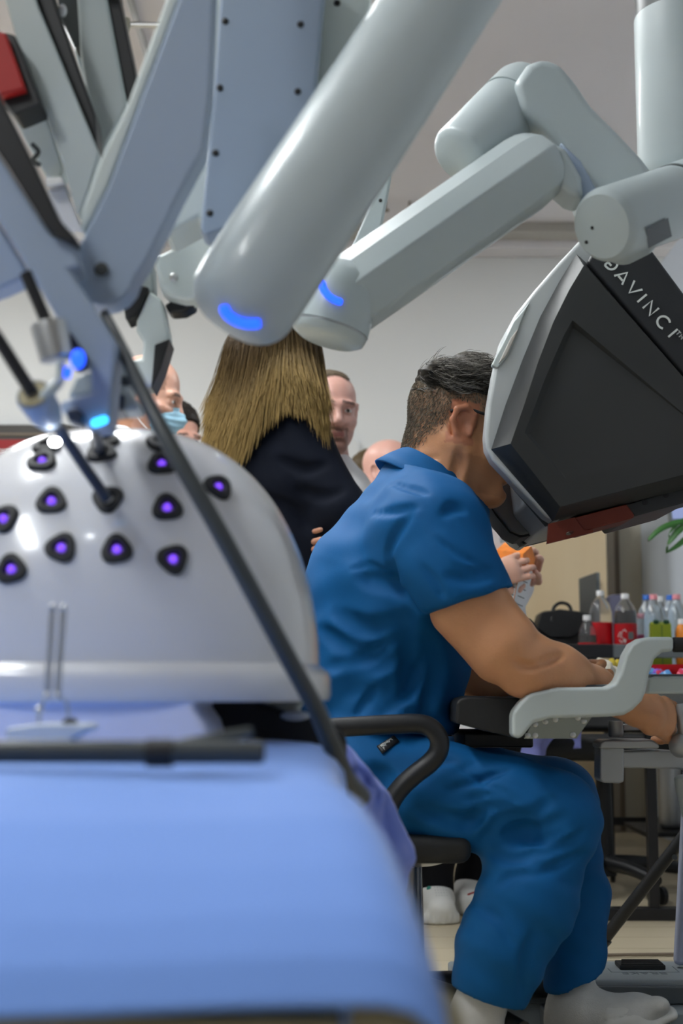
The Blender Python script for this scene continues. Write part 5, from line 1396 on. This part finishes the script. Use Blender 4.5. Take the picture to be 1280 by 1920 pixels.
for i, p in enumerate(ft):
    fwv = np.array((.12, -1, 0)) if i == 0 else np.array((-.25, -1, 0)); fwv /= np.linalg.norm(fwv); l = np.array((-fwv[1], fwv[0], 0))
    q = Field(p - np.array((.17, .2, 0)), p + np.array((.17, .17, .14)), .0045)
    q.chain([p + fwv * -.05 + np.array((0, 0, .05)), p + fwv * .03 + np.array((0, 0, .052)), p + fwv * .12 + np.array((0, 0, .040))], [.042, .045, .036], k=.02, sq=(tuple(l), 1.15))
    q.chain([p + fwv * -.06 + np.array((0, 0, .016)), p + fwv * .12 + np.array((0, 0, .016))], [.028, .030], k=.01, sq=(tuple(l), 1.75))
    q.disp(lambda x, y, z: np.where(z < .03, .0022 * np.sin(x * 300) * np.cos(y * 260), 0))
    q.plane((0, 0, .001), (0, 0, -1))
    so = q.obj('clog', 'white_shoe', e8)
    tube('heel_strap', [p + l * .046 + fwv * -.02 + np.array((0, 0, .075)), p + l * .030 + fwv * .02 + np.array((0, 0, .098)), p + fwv * .028 + np.array((0, 0, .104)), p - l * .03 + fwv * .02 + np.array((0, 0, .098)), p - l * .046 + fwv * -.02 + np.array((0, 0, .075))], .009, 'white_shoe', e8, n=10, sub=4)
    bb2 = bvh_of(so)
    if i == 0:
        for r in range(4):
            for c in range(5):
                l_, n_ = hit(bb2, 815 + c * 5 + r, 1664 + r * 5)
                if l_ is not None: lathe('vent_hole', l_, n_, [(0, .0016), (.0006, .0016), (.0006, 0)], 'badge', so, n=6)
        l_, n_ = hit(bb2, 804, 1666)
        if l_ is not None: ell('charm', l_, (.007, .004, .007), 'teal', so, 10, 6)
    else:
        strip_on('red_mark', bb2, [(876, 1678), (884, 1675), (892, 1673)], .0025, 'red', so)
# the carton
mat('juice_orange', (0.75, 0.22, 0.03), 0.4, noise=0.5, nscale=35)
mat('juice_white', (0.62, 0.64, 0.66), 0.45)
mat('juice_green', (0.02, 0.16, 0.03), 0.45)
jc = thing('juice_carton', J_(950, 1130, 3.93), 'orange and white juice carton held in two hands beside the pod', 'carton')
u = (pw(966, 1045, 3.93) - pw(946, 1140, 3.93)).normalized(); o8 = pw(946, 1140, 3.93)
rr_ = Vector((0, 1, 0)).cross(u).normalized(); rr_ = rr_ if rr_.x > 0 else -rr_
fwd_ = rr_.cross(u); fwd_ = fwd_ if fwd_.y < 0 else -fwd_
ca_, sa_ = math.cos(.55), math.sin(.55)
ex_ = rr_ * ca_ + fwd_ * sa_; ey_ = -rr_ * sa_ + fwd_ * ca_     # ex: towards the right side panel, ey: towards the front panel
hw = .041; Hc = (pw(966, 1045, 3.93) - o8).length + .048
def cp(a, b, t): return o8 - u * .04 + ex_ * a * hw + ey_ * b * hw + u * t
vb_ = [cp(a, b, t) for t in (0, Hc) for a, b in ((-1, -1), (1, -1), (1, 1), (-1, 1))] + [cp(-1, 0, Hc + .030), cp(1, 0, Hc + .030)]
fixn(mesh('body', vb_, [[3, 2, 1, 0], [0, 1, 5, 4], [1, 2, 6, 5], [2, 3, 7, 6], [3, 0, 4, 7], [4, 5, 9, 8], [6, 7, 8, 9], [5, 6, 9], [7, 4, 8]], 'juice_orange', jc))
fixn(mesh('top_fin', [cp(-1, .05, Hc + .028), cp(1, .05, Hc + .028), cp(1, .05, Hc + .046), cp(-1, .05, Hc + .046), cp(-1, -.05, Hc + .028), cp(1, -.05, Hc + .028), cp(1, -.05, Hc + .046), cp(-1, -.05, Hc + .046)], [[0, 1, 2, 3], [4, 5, 6, 7], [0, 1, 5, 4], [1, 2, 6, 5], [2, 3, 7, 6], [3, 0, 4, 7]], 'juice_white', jc))
def face_plate(name, m, a0, a1, t0, t1, side='x', d=.0008):
    if side == 'x': v_ = [cp(1, b, t) + ex_ * d for b, t in ((a0, t0), (a1, t0), (a1, t1), (a0, t1))]
    else: v_ = [cp(a, 1, t) + ey_ * d for a, t in ((a0, t0), (a1, t0), (a1, t1), (a0, t1))]
    return mesh(name, v_, [[0, 1, 2, 3]], m, jc)
face_plate('side_print', 'juice_white', -.98, .98, 0.0, Hc - .035)
for i in range(5): face_plate('print_line', 'rod', -.5, .6, Hc - .05 - i * .022, Hc - .0475 - i * .022, 'x', .0014)
face_plate('side_print', 'juice_white', .1, .98, 0.0, Hc - .04, 'y')
for i in range(5): face_plate('print_line', 'rod', .4, .95, Hc - .052 - i * .022, Hc - .0495 - i * .022, 'y', .0014)
face_plate('green_print', 'juice_green', -.98, .1, 0.0, Hc - .10, 'y')
# ================================================================== furniture and things behind
mat('table_black', (0.012, 0.012, 0.014), 0.4)
mat('table_grey', (0.16, 0.18, 0.19), 0.45)
mat('jamb', (0.20, 0.16, 0.12), 0.6)
mat('jamb_light', (0.36, 0.32, 0.27), 0.6)
mat('cream', (0.60, 0.57, 0.48), 0.6)
mat('pet', (0.95, 0.97, 0.98), 0.05, trans=0.95, ior=1.03, coat=0.6)
mat('pet_blue', (0.86, 0.94, 1.0), 0.05, trans=0.92, ior=1.05, coat=0.6)
mat('cola', (0.012, 0.006, 0.005), 0.1)
mat('red_label', (0.50, 0.006, 0.012), 0.4)
mat('cap_white', (0.75, 0.75, 0.75), 0.4)
mat('cap_blue', (0.02, 0.14, 0.55), 0.4)
mat('cap_pink', (0.75, 0.28, 0.32), 0.4)
mat('cap_green', (0.01, 0.06, 0.03), 0.4)
mat('green_carton', (0.24, 0.30, 0.015), 0.5)
mat('orange_juice', (0.8, 0.25, 0.02), 0.4)
mat('pink_label', (0.7, 0.12, 0.28), 0.4)
mat('leather', (0.008, 0.008, 0.009), 0.45, bump=.2, bscale=120)
mat('laptop', (0.20, 0.185, 0.15), 0.5)
mat('box_violet', (0.16, 0.16, 0.24), 0.6)
mat('leaf', (0.03, 0.13, 0.02), 0.45)
mat('screen_lit', (0.05, 0.06, 0.1), 0.3, emit=(0.45, 0.55, 0.95), estr=0.55)
mat('sign_red', (0.30, 0.010, 0.012), 0.5)
mat('sign_frame', (0.055, 0.05, 0.045), 0.5)
mat('banana', (0.65, 0.50, 0.05), 0.5, noise=.2)
mat('snack', (0.58, 0.54, 0.44), 0.5, noise=.35, nscale=60)
mat('tray_red', (0.55, 0.01, 0.015), 0.3)
mat('candy_violet', (0.22, 0.10, 0.55), 0.25)
mat('candy_blue', (0.10, 0.30, 0.62), 0.25)
mat('candy_red', (0.60, 0.04, 0.10), 0.25)
mat('pot', (0.35, 0.22, 0.14), 0.7)
mat('disc_white', (0.7, 0.71, 0.71), 0.6)
mat('cabinet_edge', (0.34, 0.22, 0.08), 0.5)

# maple cabinet along the back
YC = 5.9; xr = pw(1139, 1100, YC).x; xl = pw(560, 1100, YC).x; zt = pw(690, 881, YC).z
cb_ = thing('cabinet', ((xl + xr) / 2, YC + .2, 0), 'tall maple wood cabinet standing behind the drinks table', 'cabinet')
box('body', (xl, YC + .02, .06), (xr, YC + .42, zt - .02), 'maple', cb_)
box('plinth', (xl + .01, YC + .04, 0), (xr - .01, YC + .40, .06), 'jamb', cb_)
box('top_board', (xl - .01, YC - .01, zt - .025), (xr + .005, YC + .43, zt), 'cabinet_edge', cb_, bevel=.003)
nd = 3
for i in range(nd):
    a = xl + (xr - xl) * i / nd; b2 = xl + (xr - xl) * (i + 1) / nd
    d_ = box('door', (a + .002, YC, .065), (b2 - .002, YC + .02, zt - .03), 'maple', cb_, bevel=.002)
    box('handle', (b2 - .05, YC - .02, .95), (b2 - .038, YC - .008, 1.09), 'steel', d_, bevel=.002)
# door jamb by the corner
jb = box('trim_6', (pw(1139, 1100, 6.5).x, 6.5, 0), (pw(1153, 1100, 6.5).x, 6.55, 2.2), 'jamb_light'); tag(jb, kind='structure')
jb = box('trim_7', (pw(1153, 1100, 6.5).x, 6.52, 0), (pw(1164, 1100, 6.5).x, 6.57, 2.2), 'jamb'); tag(jb, kind='structure')
jb = box('trim_8', (pw(1164, 1100, 6.5).x, 6.54, 0), (RX - .001, 6.59, 2.2), 'cream'); tag(jb, kind='structure')

# drinks table
YB = 4.95; ZB = .715
x0, x1 = .60, 1.36
tb2 = thing('drinks_table', ((x0 + x1) / 2, YB + .33, 0), 'black and grey table with raised front rail carrying the drink bottles', 'table')
box('table_top', (x0, YB, ZB - .025), (x1, YB + .66, ZB), 'table_black', tb2, bevel=.003)
xm = pw(1148, 1220, YB).x; z0, z1 = pw(0, 1234, YB).z, pw(0, 1208, YB).z
box('front_rail', (x0, YB - .012, z0), (xm, YB + .005, z1), 'table_black', tb2, bevel=.004)
box('front_rail', (xm, YB - .010, z0), (x1, YB + .005, z1), 'table_grey', tb2, bevel=.004)
for (x, y) in ((x0 + .03, YB + .05), (pw(1142, 1500, YB + .05).x, YB + .05), (x1 - .05, YB + .05), (x0 + .03, YB + .60), (x1 - .05, YB + .6)):
    box('leg', (x - .013, y - .013, 0), (x + .013, y + .013, ZB - .02), 'table_black', tb2)
box('shelf', (1.06, YB + .1, .125), (x1 - .02, YB + .5, .14), 'table_black', tb2)
box('shelf_bar', (x0 + .03, YB + .58, .12), (x1 - .03, YB + .6, .15), 'table_black', tb2)
st = lathe('steel_canister', (pw(1254, 1450, 5.2).x, 5.2, .141), (0, 0, 1), [(0, .03), (.006, .038), (.02, .042), (.30, .042), (.315, .036), (.33, .02), (.33, 0)], 'steel', None, n=28)
tag(st, 'tall brushed steel canister on the low shelf of the drinks table', 'canister')

# near table with T shaped legs
tn = thing('snack_table', (.98, 4.1, 0), 'low black table on a T shaped leg carrying the snacks', 'table')
box('table_top', (pw(1095, 1290, 3.85).x, 3.85, .628), (1.36, 4.30, .652), 'table_black', tn, bevel=.003)
xg = pw(1223, 1600, 4.07).x
for xg_ in (xg, 1.30):
    box('leg', (xg_ - .014, 4.055, .03), (xg_ + .014, 4.085, .63), 'table_black', tn, bevel=.002)
box('foot_bar', (pw(1085, 1700, 4.06).x, 4.045, 0), (1.36, 4.095, .033), 'table_black', tn, bevel=.003)
box('cross_bar', (xg, 4.06, .58), (1.30, 4.08, .61), 'table_black', tn)

# bottles
def bottle(name, label, px, Y, top, dia, col, cap, fill=None, fillto=0, lab=None, labz=(0, 0), squat=1.0, grp=None, neck=.30):
    b0 = pw(px, 1200, Y); zt_ = pw(px, top, Y).z; Hh = zt_ - ZB; r = dia / 2
    e = thing(name, (b0.x, Y, ZB), label, 'bottle', grp)
    c = (b0.x, Y, ZB)
    pr = [(0, r * .80), (.006, r * .95), (.02, r), (Hh * (1 - neck) * .55, r), (Hh * (1 - neck) * .60, r * .985), (Hh * (1 - neck), r * .98), (Hh * (1 - neck * .62), r * .80), (Hh * (1 - neck * .35), r * .45), (Hh - .022, .0135), (Hh - .012, .0125)]
    lathe('bottle_wall', c, (0, 0, 1), pr, col, e, n=28, smooth=60)
    lathe('cap', (c[0], c[1], c[2] + Hh - .020), (0, 0, 1), [(0, .0145), (.016, .0145), (.019, .0125), (.019, 0)], cap, e, n=20)
    if fill:
        pf = [(h_, rr * .96) for h_, rr in pr if h_ < Hh * fillto] + [(Hh * fillto, np.interp(Hh * fillto, [q[0] for q in pr], [q[1] for q in pr]) * .96), (Hh * fillto, 0)]
        lathe('drink', (c[0], c[1], c[2] + .002), (0, 0, 1), pf, fill, e, n=28, smooth=60)
    if lab:
        o = lathe('label', c, (0, 0, 1), [(Hh * labz[0], r * .99), (Hh * labz[0], r * 1.02), (Hh * labz[1], r * 1.02), (Hh * labz[1], r * .99)], lab, e, n=28, smooth=60)
    return e, c, r, Hh
YB2 = 5.2
bottle('cola_bottle', 'large clear cola bottle with red label and loose white cap, nearly empty', 1127, 5.24, 1107, .084, 'pet', 'cap_white', None, 0, 'red_label', (.18, .58))
e, c, r, Hh = bottle('cola_bottle', 'large cola bottle with red label, dark drink up to the shoulder', 1173, 5.2, 1113, .083, 'pet', 'cap_white', 'cola', .76, 'red_label', (.18, .585))
# white print on the red label
for (dx, dz, w, h) in ((.010, .10, .018, .026), ):
    box('print_square', (c[0] + dx - w / 2, c[1] - r * 1.03, c[2] + dz), (c[0] + dx + w / 2, c[1] - r * 1.0, c[2] + dz + h), 'table_grey', e)
V, Fs = merge([stroke_ for stroke_ in [tubev(crom([Vector((c[0] + a, c[1] - r * .96 - .0035 + 6 * a * a * 1.5, c[2] + b)) for a, b in s_], 4), .0016, 6) for s_ in ([(-.034, .108), (-.028, .124), (-.022, .122), (-.026, .108), (-.018, .106)], [(-.020, .128), (-.012, .134), (-.006, .126)], [(-.030, .098), (-.022, .088), (-.014, .102), (-.012, .086), (-.008, .1)])]])
mesh('print_script', V, Fs, 'cap_white', e, smooth=60)
bottle('cola_bottle', 'small half full cola bottle with white cap', 1101, 5.12, 1153, .067, 'pet', 'cap_white', 'cola', .60, 'red_label', (.18, .46), neck=.42)
for (px, Y, cap, top, lb) in ((1214, 5.25, 'cap_blue', 1115, 'clear water bottle with blue cap behind the first green carton'), (1227, 5.18, 'cap_pink', 1114, 'clear water bottle with pink cap behind the first green carton'),
                              (1258, 5.25, 'cap_blue', 1115, 'clear water bottle with blue cap between the two green cartons'), (1270, 5.18, 'cap_pink', 1114, 'clear water bottle with pink cap behind the second green carton'),
                              (1238, 5.33, 'cap_white', 1118, 'clear water bottle with white cap behind the row of water bottles')):
    bottle('water_bottle', lb, px, Y, top, .076, 'pet_blue', cap, None, 0, None, neck=.36)
bottle('pink_bottle', 'clear bottle with pink wrapper beside the water bottles', 1203, 5.3, 1150, .052, 'pet', 'cap_pink', None, 0, 'pink_label', (.2, .6), neck=.4)
def carton(label, px, Y, top, w, m, capm):
    b0 = pw(px, 1200, Y); H_ = pw(px, top, Y).z - ZB
    e = thing('juice_box', (b0.x, Y, ZB), label, 'carton')
    v_, f_ = boxv((b0.x - w, Y - w * .7, ZB), (b0.x + w, Y + w * .7, ZB + H_ * .94))
    v_ = list(v_) + [(b0.x - w, Y, ZB + H_), (b0.x + w, Y, ZB + H_)]
    f_ = [q for q in f_ if q != [4, 5, 6, 7]] + [[4, 5, 9, 8], [6, 7, 8, 9], [5, 6, 9], [7, 4, 8]]
    fixn(mesh('body', v_, f_, m, e))
    for s in (-.5, .55): lathe('cap', (b0.x + s * w, Y - w * .4, ZB + H_ * .96), (0, -.3, 1), [(0, .010), (.012, .010), (.012, 0)], capm, e, n=14)
    box('seam', (b0.x - .001, Y - w * .7 - .001, ZB), (b0.x + .001, Y - w * .7, ZB + H_ * .92), capm, e)
carton('olive green drink carton with dark caps beside the pink wrapped bottle', 1238, 5.02, 1166, .034, 'green_carton', 'cap_green')
carton('olive green drink carton with dark caps beside the orange juice bottle', 1290, 5.12, 1168, .034, 'green_carton', 'cap_green')
bottle('juice_bottle', 'small orange juice bottle with white cap beside the green carton', 1279, 5.02, 1160, .05, 'orange_juice', 'cap_white', None, 0, None, neck=.3)

# handbag, laptop and box on the table
hb = thing('handbag', (pw(1058, 1200, 5.3).x, 5.3, ZB), 'black leather handbag with round top handle on the drinks table', 'handbag')
def bagpt(x, y, Y): return pw(x, y, Y)
fr_ = [(1012, 1150), (1022, 1145), (1050, 1143), (1088, 1147), (1106, 1152), (1116, 1200), (1118, 1246), (998, 1246), (1000, 1195)]
slab('body', fr_, 5.24, .12, 'leather', hb, bevel=.012, seg=3)
slab('flap', [(1014, 1148), (1050, 1142), (1092, 1147), (1098, 1180), (1070, 1196), (1030, 1196), (1006, 1178)], 5.228, .02, 'leather', hb, bevel=.006)
tube('handle', [pw(1034, 1165, 5.23), pw(1037, 1142, 5.24), pw(1046, 1132, 5.25), pw(1058, 1131, 5.25), pw(1068, 1138, 5.25), pw(1073, 1158, 5.24)], .0065, 'leather', hb, n=10, sub=5)
lp_ = thing('laptop', (pw(1105, 1200, 5.45).x, 5.45, ZB), 'grey brown laptop standing open behind the cola bottles', 'laptop')
slab('lid', [(1085, 1085), (1118, 1073, 5.50), (1120, 1248, 5.50), (1090, 1248)], 5.38, .008, 'laptop', lp_, bevel=.001)
slab('lid_edge', [(1118, 1073), (1124, 1074), (1127, 1248), (1120, 1248)], 5.50, .012, 'table_grey', lp_, bevel=.001)
box('keyboard_base', (pw(1090, 1248, 5.5).x, 5.515, ZB), (pw(1124, 1248, 5.5).x + .02, 5.6, ZB + .012), 'laptop', lp_)
vb2 = slab('storage_box', [(1143, 1118), (1147, 1115), (1168, 1115), (1168, 1247), (1143, 1247)], 5.40, .08, 'box_violet', None, bevel=.003)
tag(vb2, 'dark violet box standing between the two large cola bottles', 'box')

# snacks on the near table
ZN = .6525
def lump(name, c, r, seed, m, e=None):
    v, f = ellv((0, 0, 0), r, 16, 10); out = []
    for p in v:
        n_ = mnoise.noise(p * 45 + Vector((seed, 0, 0))) * .35 + mnoise.noise(p * 110 + Vector((0, seed, 0))) * .22
        out.append(Vector(c) + p * (1 + n_))
    return fixn(mesh(name, out, f, m, e, smooth=35))
for i, (x, y, r, lb) in enumerate(((1130, 1252, .030, 'crumpled pale snack bag beside the bananas'), (1146, 1262, .026, 'crumpled pale snack bag in front of the bananas'), (1137, 1271, .020, 'small pale snack wrapper by the hand of the seated person'))):
    c_ = pw(x, y, 3.92 + .02 * i); c_.z = max(c_.z, ZN + r * .75)
    tag(lump('snack_bag', c_, (r * 1.2, r, r * .8), i * 3.1, 'snack'), lb, 'snack')
for i, (a, b_) in enumerate((((1140, 1256), (1146, 1234)), ((1150, 1256), (1158, 1236)))):
    p0, p1 = pw(a[0], a[1], 4.12 + .03 * i), pw(b_[0], b_[1], 4.12 + .03 * i)
    p0.z = max(p0.z, ZN + .016)
    o = tube('banana', [p0 + Vector((-.03, 0, .0)), p0 + Vector((-.012, 0, .008)), p0.lerp(p1, .5) + Vector((.004, 0, 0)), p1], [.006, .015, .016, .005], 'banana', None, n=10, sub=4)
    tag(o, 'yellow banana leaning among the snack bags', 'banana', 'bananas on the snack table')
tr = thing('candy_tray', pw(1262, 1270, 4.0), 'round red plastic tray full of wrapped sweets', 'tray')
cT = pw(1280, 1270, 4.02); cT.z = ZN
lathe('dish', cT, (0, 0, 1), [(0, .075), (.004, .080), (.022, .096), (.046, .104), (.052, .106), (.052, .100), (.028, .092), (.010, .076), (.010, 0)], 'tray_red', tr, n=36)
rng = np.random.RandomState(2)
for i in range(26):
    a = rng.uniform(math.pi, 2 * math.pi) if i < 18 else rng.uniform(0, 6.28); r = .108 + .010 * rng.rand() if i < 18 else rng.uniform(0, .07)
    cm = ('candy_violet', 'candy_blue', 'candy_red')[i % 3]
    c_ = Vector((cT.x + r * math.cos(a), cT.y + r * math.sin(a), ZN + (.020 if i < 18 else .03 + .012 * rng.rand())))
    o = lump('candy', c_, (.017, .013, .019) if i < 18 else (.013, .010, .010), i * 1.7, cm)
    where = 'in front of the red tray' if i < 18 else 'in the red tray'
    tag(o, {'candy_violet': 'violet wrapped sweet ', 'candy_blue': 'blue wrapped sweet ', 'candy_red': 'red wrapped sweet '}[cm] + where, 'candy', {'candy_violet': 'violet', 'candy_blue': 'blue', 'candy_red': 'red'}[cm] + ' sweets ' + where)

# wall monitor, plant on a wall shelf
mo = thing('monitor', pw(1275, 985, 5.3), 'lit wall monitor above the drooping plant', 'monitor')
slab('case', [(1252, 935), (1340, 920), (1340, 985), (1256, 984)], 5.3, .03, 'table_grey', mo, bevel=.003)
slab('screen', [(1258, 942), (1336, 928), (1336, 970), (1261, 973)], 5.297, .004, 'screen_lit', mo)
box('bracket', (pw(1330, 950, 5.33).x, 5.33, pw(0, 960, 5.33).z), (RX, 5.36, pw(0, 945, 5.33).z), 'table_grey', mo)
shf = box('wall_shelf', (1.17, 4.35, 1.02), (RX, 4.75, 1.04), 'maple', None, bevel=.002); tag(shf, 'small wooden wall shelf holding the plant', 'shelf')
pt_ = thing('potted_plant', (1.27, 4.55, 1.04), 'potted plant with long drooping green leaves beside the monitor', 'plant')
lathe('pot', (1.27, 4.55, 1.041), (0, 0, 1), [(0, .05), (.01, .055), (.10, .07), (.105, .075), (.115, .075), (.115, .0)], 'pot', pt_, n=24)
def leaf(P, w):
    P = crom(P, 5); V = []; n = len(P)
    for i, p in enumerate(P):
        t = i / (n - 1); ww = w * math.sin(math.pi * min(.97, .12 + .85 * t)) ** .7
        s = Vector((.35, .2, .8)); tt = (P[min(i + 1, n - 1)] - P[max(i - 1, 0)]).normalized(); s = (s - tt * s.dot(tt)).normalized()
        V += [p + s * ww, p + Vector((0, -.002, 0)) + Vector((0, .004, 0)), p - s * ww]
    Fq = []
    for i in range(n - 1):
        for j in range(2): Fq.append([i * 3 + j, i * 3 + j + 1, i * 3 + j + 4, i * 3 + j + 3])
    o = mesh('leaf', V, Fq, 'leaf', pt_, smooth=60); solidify(o, .0012)
rt = Vector((1.26, 4.53, 1.15))
for L_, w in (([(1290, 978), (1262, 982), (1238, 992), (1218, 1010), (1216, 1015)], .010), ([(1300, 980), (1275, 992), (1262, 1006), (1252, 1022), (1249, 1038)], .012), ([(1310, 985), (1285, 1010), (1268, 1024), (1250, 1036)], .010),
              ([(1300, 970), (1280, 975), (1264, 988), (1255, 1000), (1254, 1008)], .006), ([(1310, 960), (1300, 985), (1290, 1010), (1284, 1040)], .012)):
    leaf([rt] + [pw(x, y, 4.50) for x, y in L_], w)
for a in (0.2, 1.4, 2.6, 5.2):
    d_ = Vector((math.cos(a) * .5, math.sin(a), 0)); leaf([rt, rt + d_ * .06 + Vector((0, 0, .09)), rt + d_ * .14 + Vector((0, 0, .08)), rt + d_ * .17 + Vector((0, 0, -.02))], .012)

# black tripod stand and a floor cable
tp = thing('tripod_stand', pw(1330, 1785, 3.45), 'black tripod stand with slanted tubular leg beyond the pedal deck', 'stand')
a_, b_ = pw(1106, 1772, 3.45), pw(1345, 1486, 3.30); a_.z = .012
mid = a_.lerp(b_, .12)
tube('leg', [a_, mid], [.013, .0185], 'black', tp, n=14); tube('leg_tube', [mid, b_], .0145, 'black', tp, n=14)
lathe('leg_screw', a_.lerp(b_, .62) + Vector((.01, -.012, 0)), (0, -1, 0), [(0, .006), (.01, .006), (.01, 0)], 'rod', tp, n=10)
hx = b_.x + .01
tube('pole', [(hx, 3.30, b_.z - .1), (hx, 3.30, 1.2)], .014, 'black', tp, n=14)
lathe('collar', (hx, 3.30, b_.z - .03), (0, 0, 1), [(0, .02), (.05, .02), (.05, .014)], 'black', tp, n=16)
for d_ in ((.18, .2), (.1, -.2)): tube('leg', [(hx, 3.30, b_.z), (hx + d_[0], 3.30 + d_[1], .012)], .0145, 'black', tp, n=12)
fc = tube('floor_cable', [pw(1040, 1779, 3.5) * 1.0, pw(1110, 1777, 3.5), pw(1262, 1775, 3.52), pw(1400, 1774, 3.53)], .004, 'jamb', None, n=8, sub=3)
for v_ in fc.data.vertices: pass
fc.location.z = 0.0002
tag(fc, 'thin dark cable lying straight on the floor beyond the deck', 'cable')
mat('cloth_light', (0.32, 0.36, 0.85), 0.8)
# blue cloth hanging below the armrest
def cp2(u, v):
    a = Vector((968 + 118 * u, 1380, 0)); yb = np.interp(u, [0, .15, .35, .5, .7, 1], [1412, 1420, 1424, 1412, 1406, 1402])
    p = pw(a.x, 1340 + (yb - 1340) * v, 4.36); p.y += .03 * math.sin(u * 9 + v * 2) + .02 * mnoise.noise(Vector((u * 5, v * 3, 0))); return p
v, f = grid(30, 12, cp2)
o = solidify(mesh('hanging_cloth', v, f, 'cloth_light', None, smooth=180), .002); tag(o, 'small violet blue cloth hanging over the armrest of the empty chair', 'cloth')

# sign on the back wall
sg = thing('wall_sign', pw(20, 1000, 7.15), 'red wall board in a dark frame with white lettering', 'sign')
slab('frame', [(-260, 796), (150, 796), (150, 1010), (-260, 1010)], 7.15, .045, 'sign_frame', sg, bevel=.004)
slab('frame_lip', [(-260, 812), (150, 812), (150, 816), (-260, 816)], 7.142, .01, 'jamb', sg)
slab('red_panel', [(-255, 824), (145, 824), (145, 1000), (-255, 1000)], 7.14, .012, 'sign_red', sg)
o1 = pw(-4, 852, 7.138); text_mesh('lettering', 'zszakasz k', .058, o1, (1, 0, 0), (0, 0, 1), 'letter', sg, .001, squash=.78)
box('panel_line', pw(-250, 861, 7.139), pw(145, 864, 7.139) + Vector((0, .002, 0)), 'letter', sg)
ds = lathe('wall_disc', pw(645, 846, 7.19), (0, -1, 0), [(0, .078), (.02, .082), (.028, .078), (.03, 0)], 'disc_white', None, n=40); tag(ds, 'round white disc mounted on the back wall', 'wall fitting')
# pipes under the ceiling
p_ = tube('ceiling_pipe', [pw(222, 46, 4.62), pw(345, 48, 4.62)], .0105, 'steel', None, n=14); tag(p_, 'short galvanised pipe running crosswise under the ceiling', 'pipe')
xq = pw(246, 20, 4.55).x; p_ = tube('ceiling_pipe', [(xq, 4.2, 2.93), (xq, 6.95, 2.93)], .013, 'steel', None, n=14); tag(p_, 'long galvanised pipe running lengthwise under the ceiling', 'pipe')
kn = lathe('pipe_clamp', pw(236, 46, 4.6), (0, 0, 1), [(-.02, .014), (.02, .014), (.02, 0)], 'zinc', None, n=12); tag(kn, 'metal clamp joining the two ceiling pipes', 'clamp')
bxn = box('ceiling_box', pw(300, 38, 4.75), pw(318, 4, 4.75) + Vector((0, .06, 0)), 'trim', None, bevel=.004); tag(bxn, 'small grey junction box under the ceiling', 'junction box')
bxn = box('cable_duct', pw(238, 30, 4.8), pw(318, 16, 4.8) + Vector((0, .03, 0)), 'trim', None, bevel=.004); tag(bxn, 'narrow grey cable duct under the ceiling', 'duct')
for x, y in ((768, 380), (722, 408)):
    k_ = pw(x, y, 6.6); o = lathe('sprinkler', (k_.x, 6.6, CEIL - .05), (0, 0, 1), [(0, .004), (.003, .02), (.008, .02), (.012, .006), (.05, .006)], 'jamb', None, n=14); tag(o, 'small brown sprinkler head on the ceiling', 'sprinkler', 'sprinkler heads')
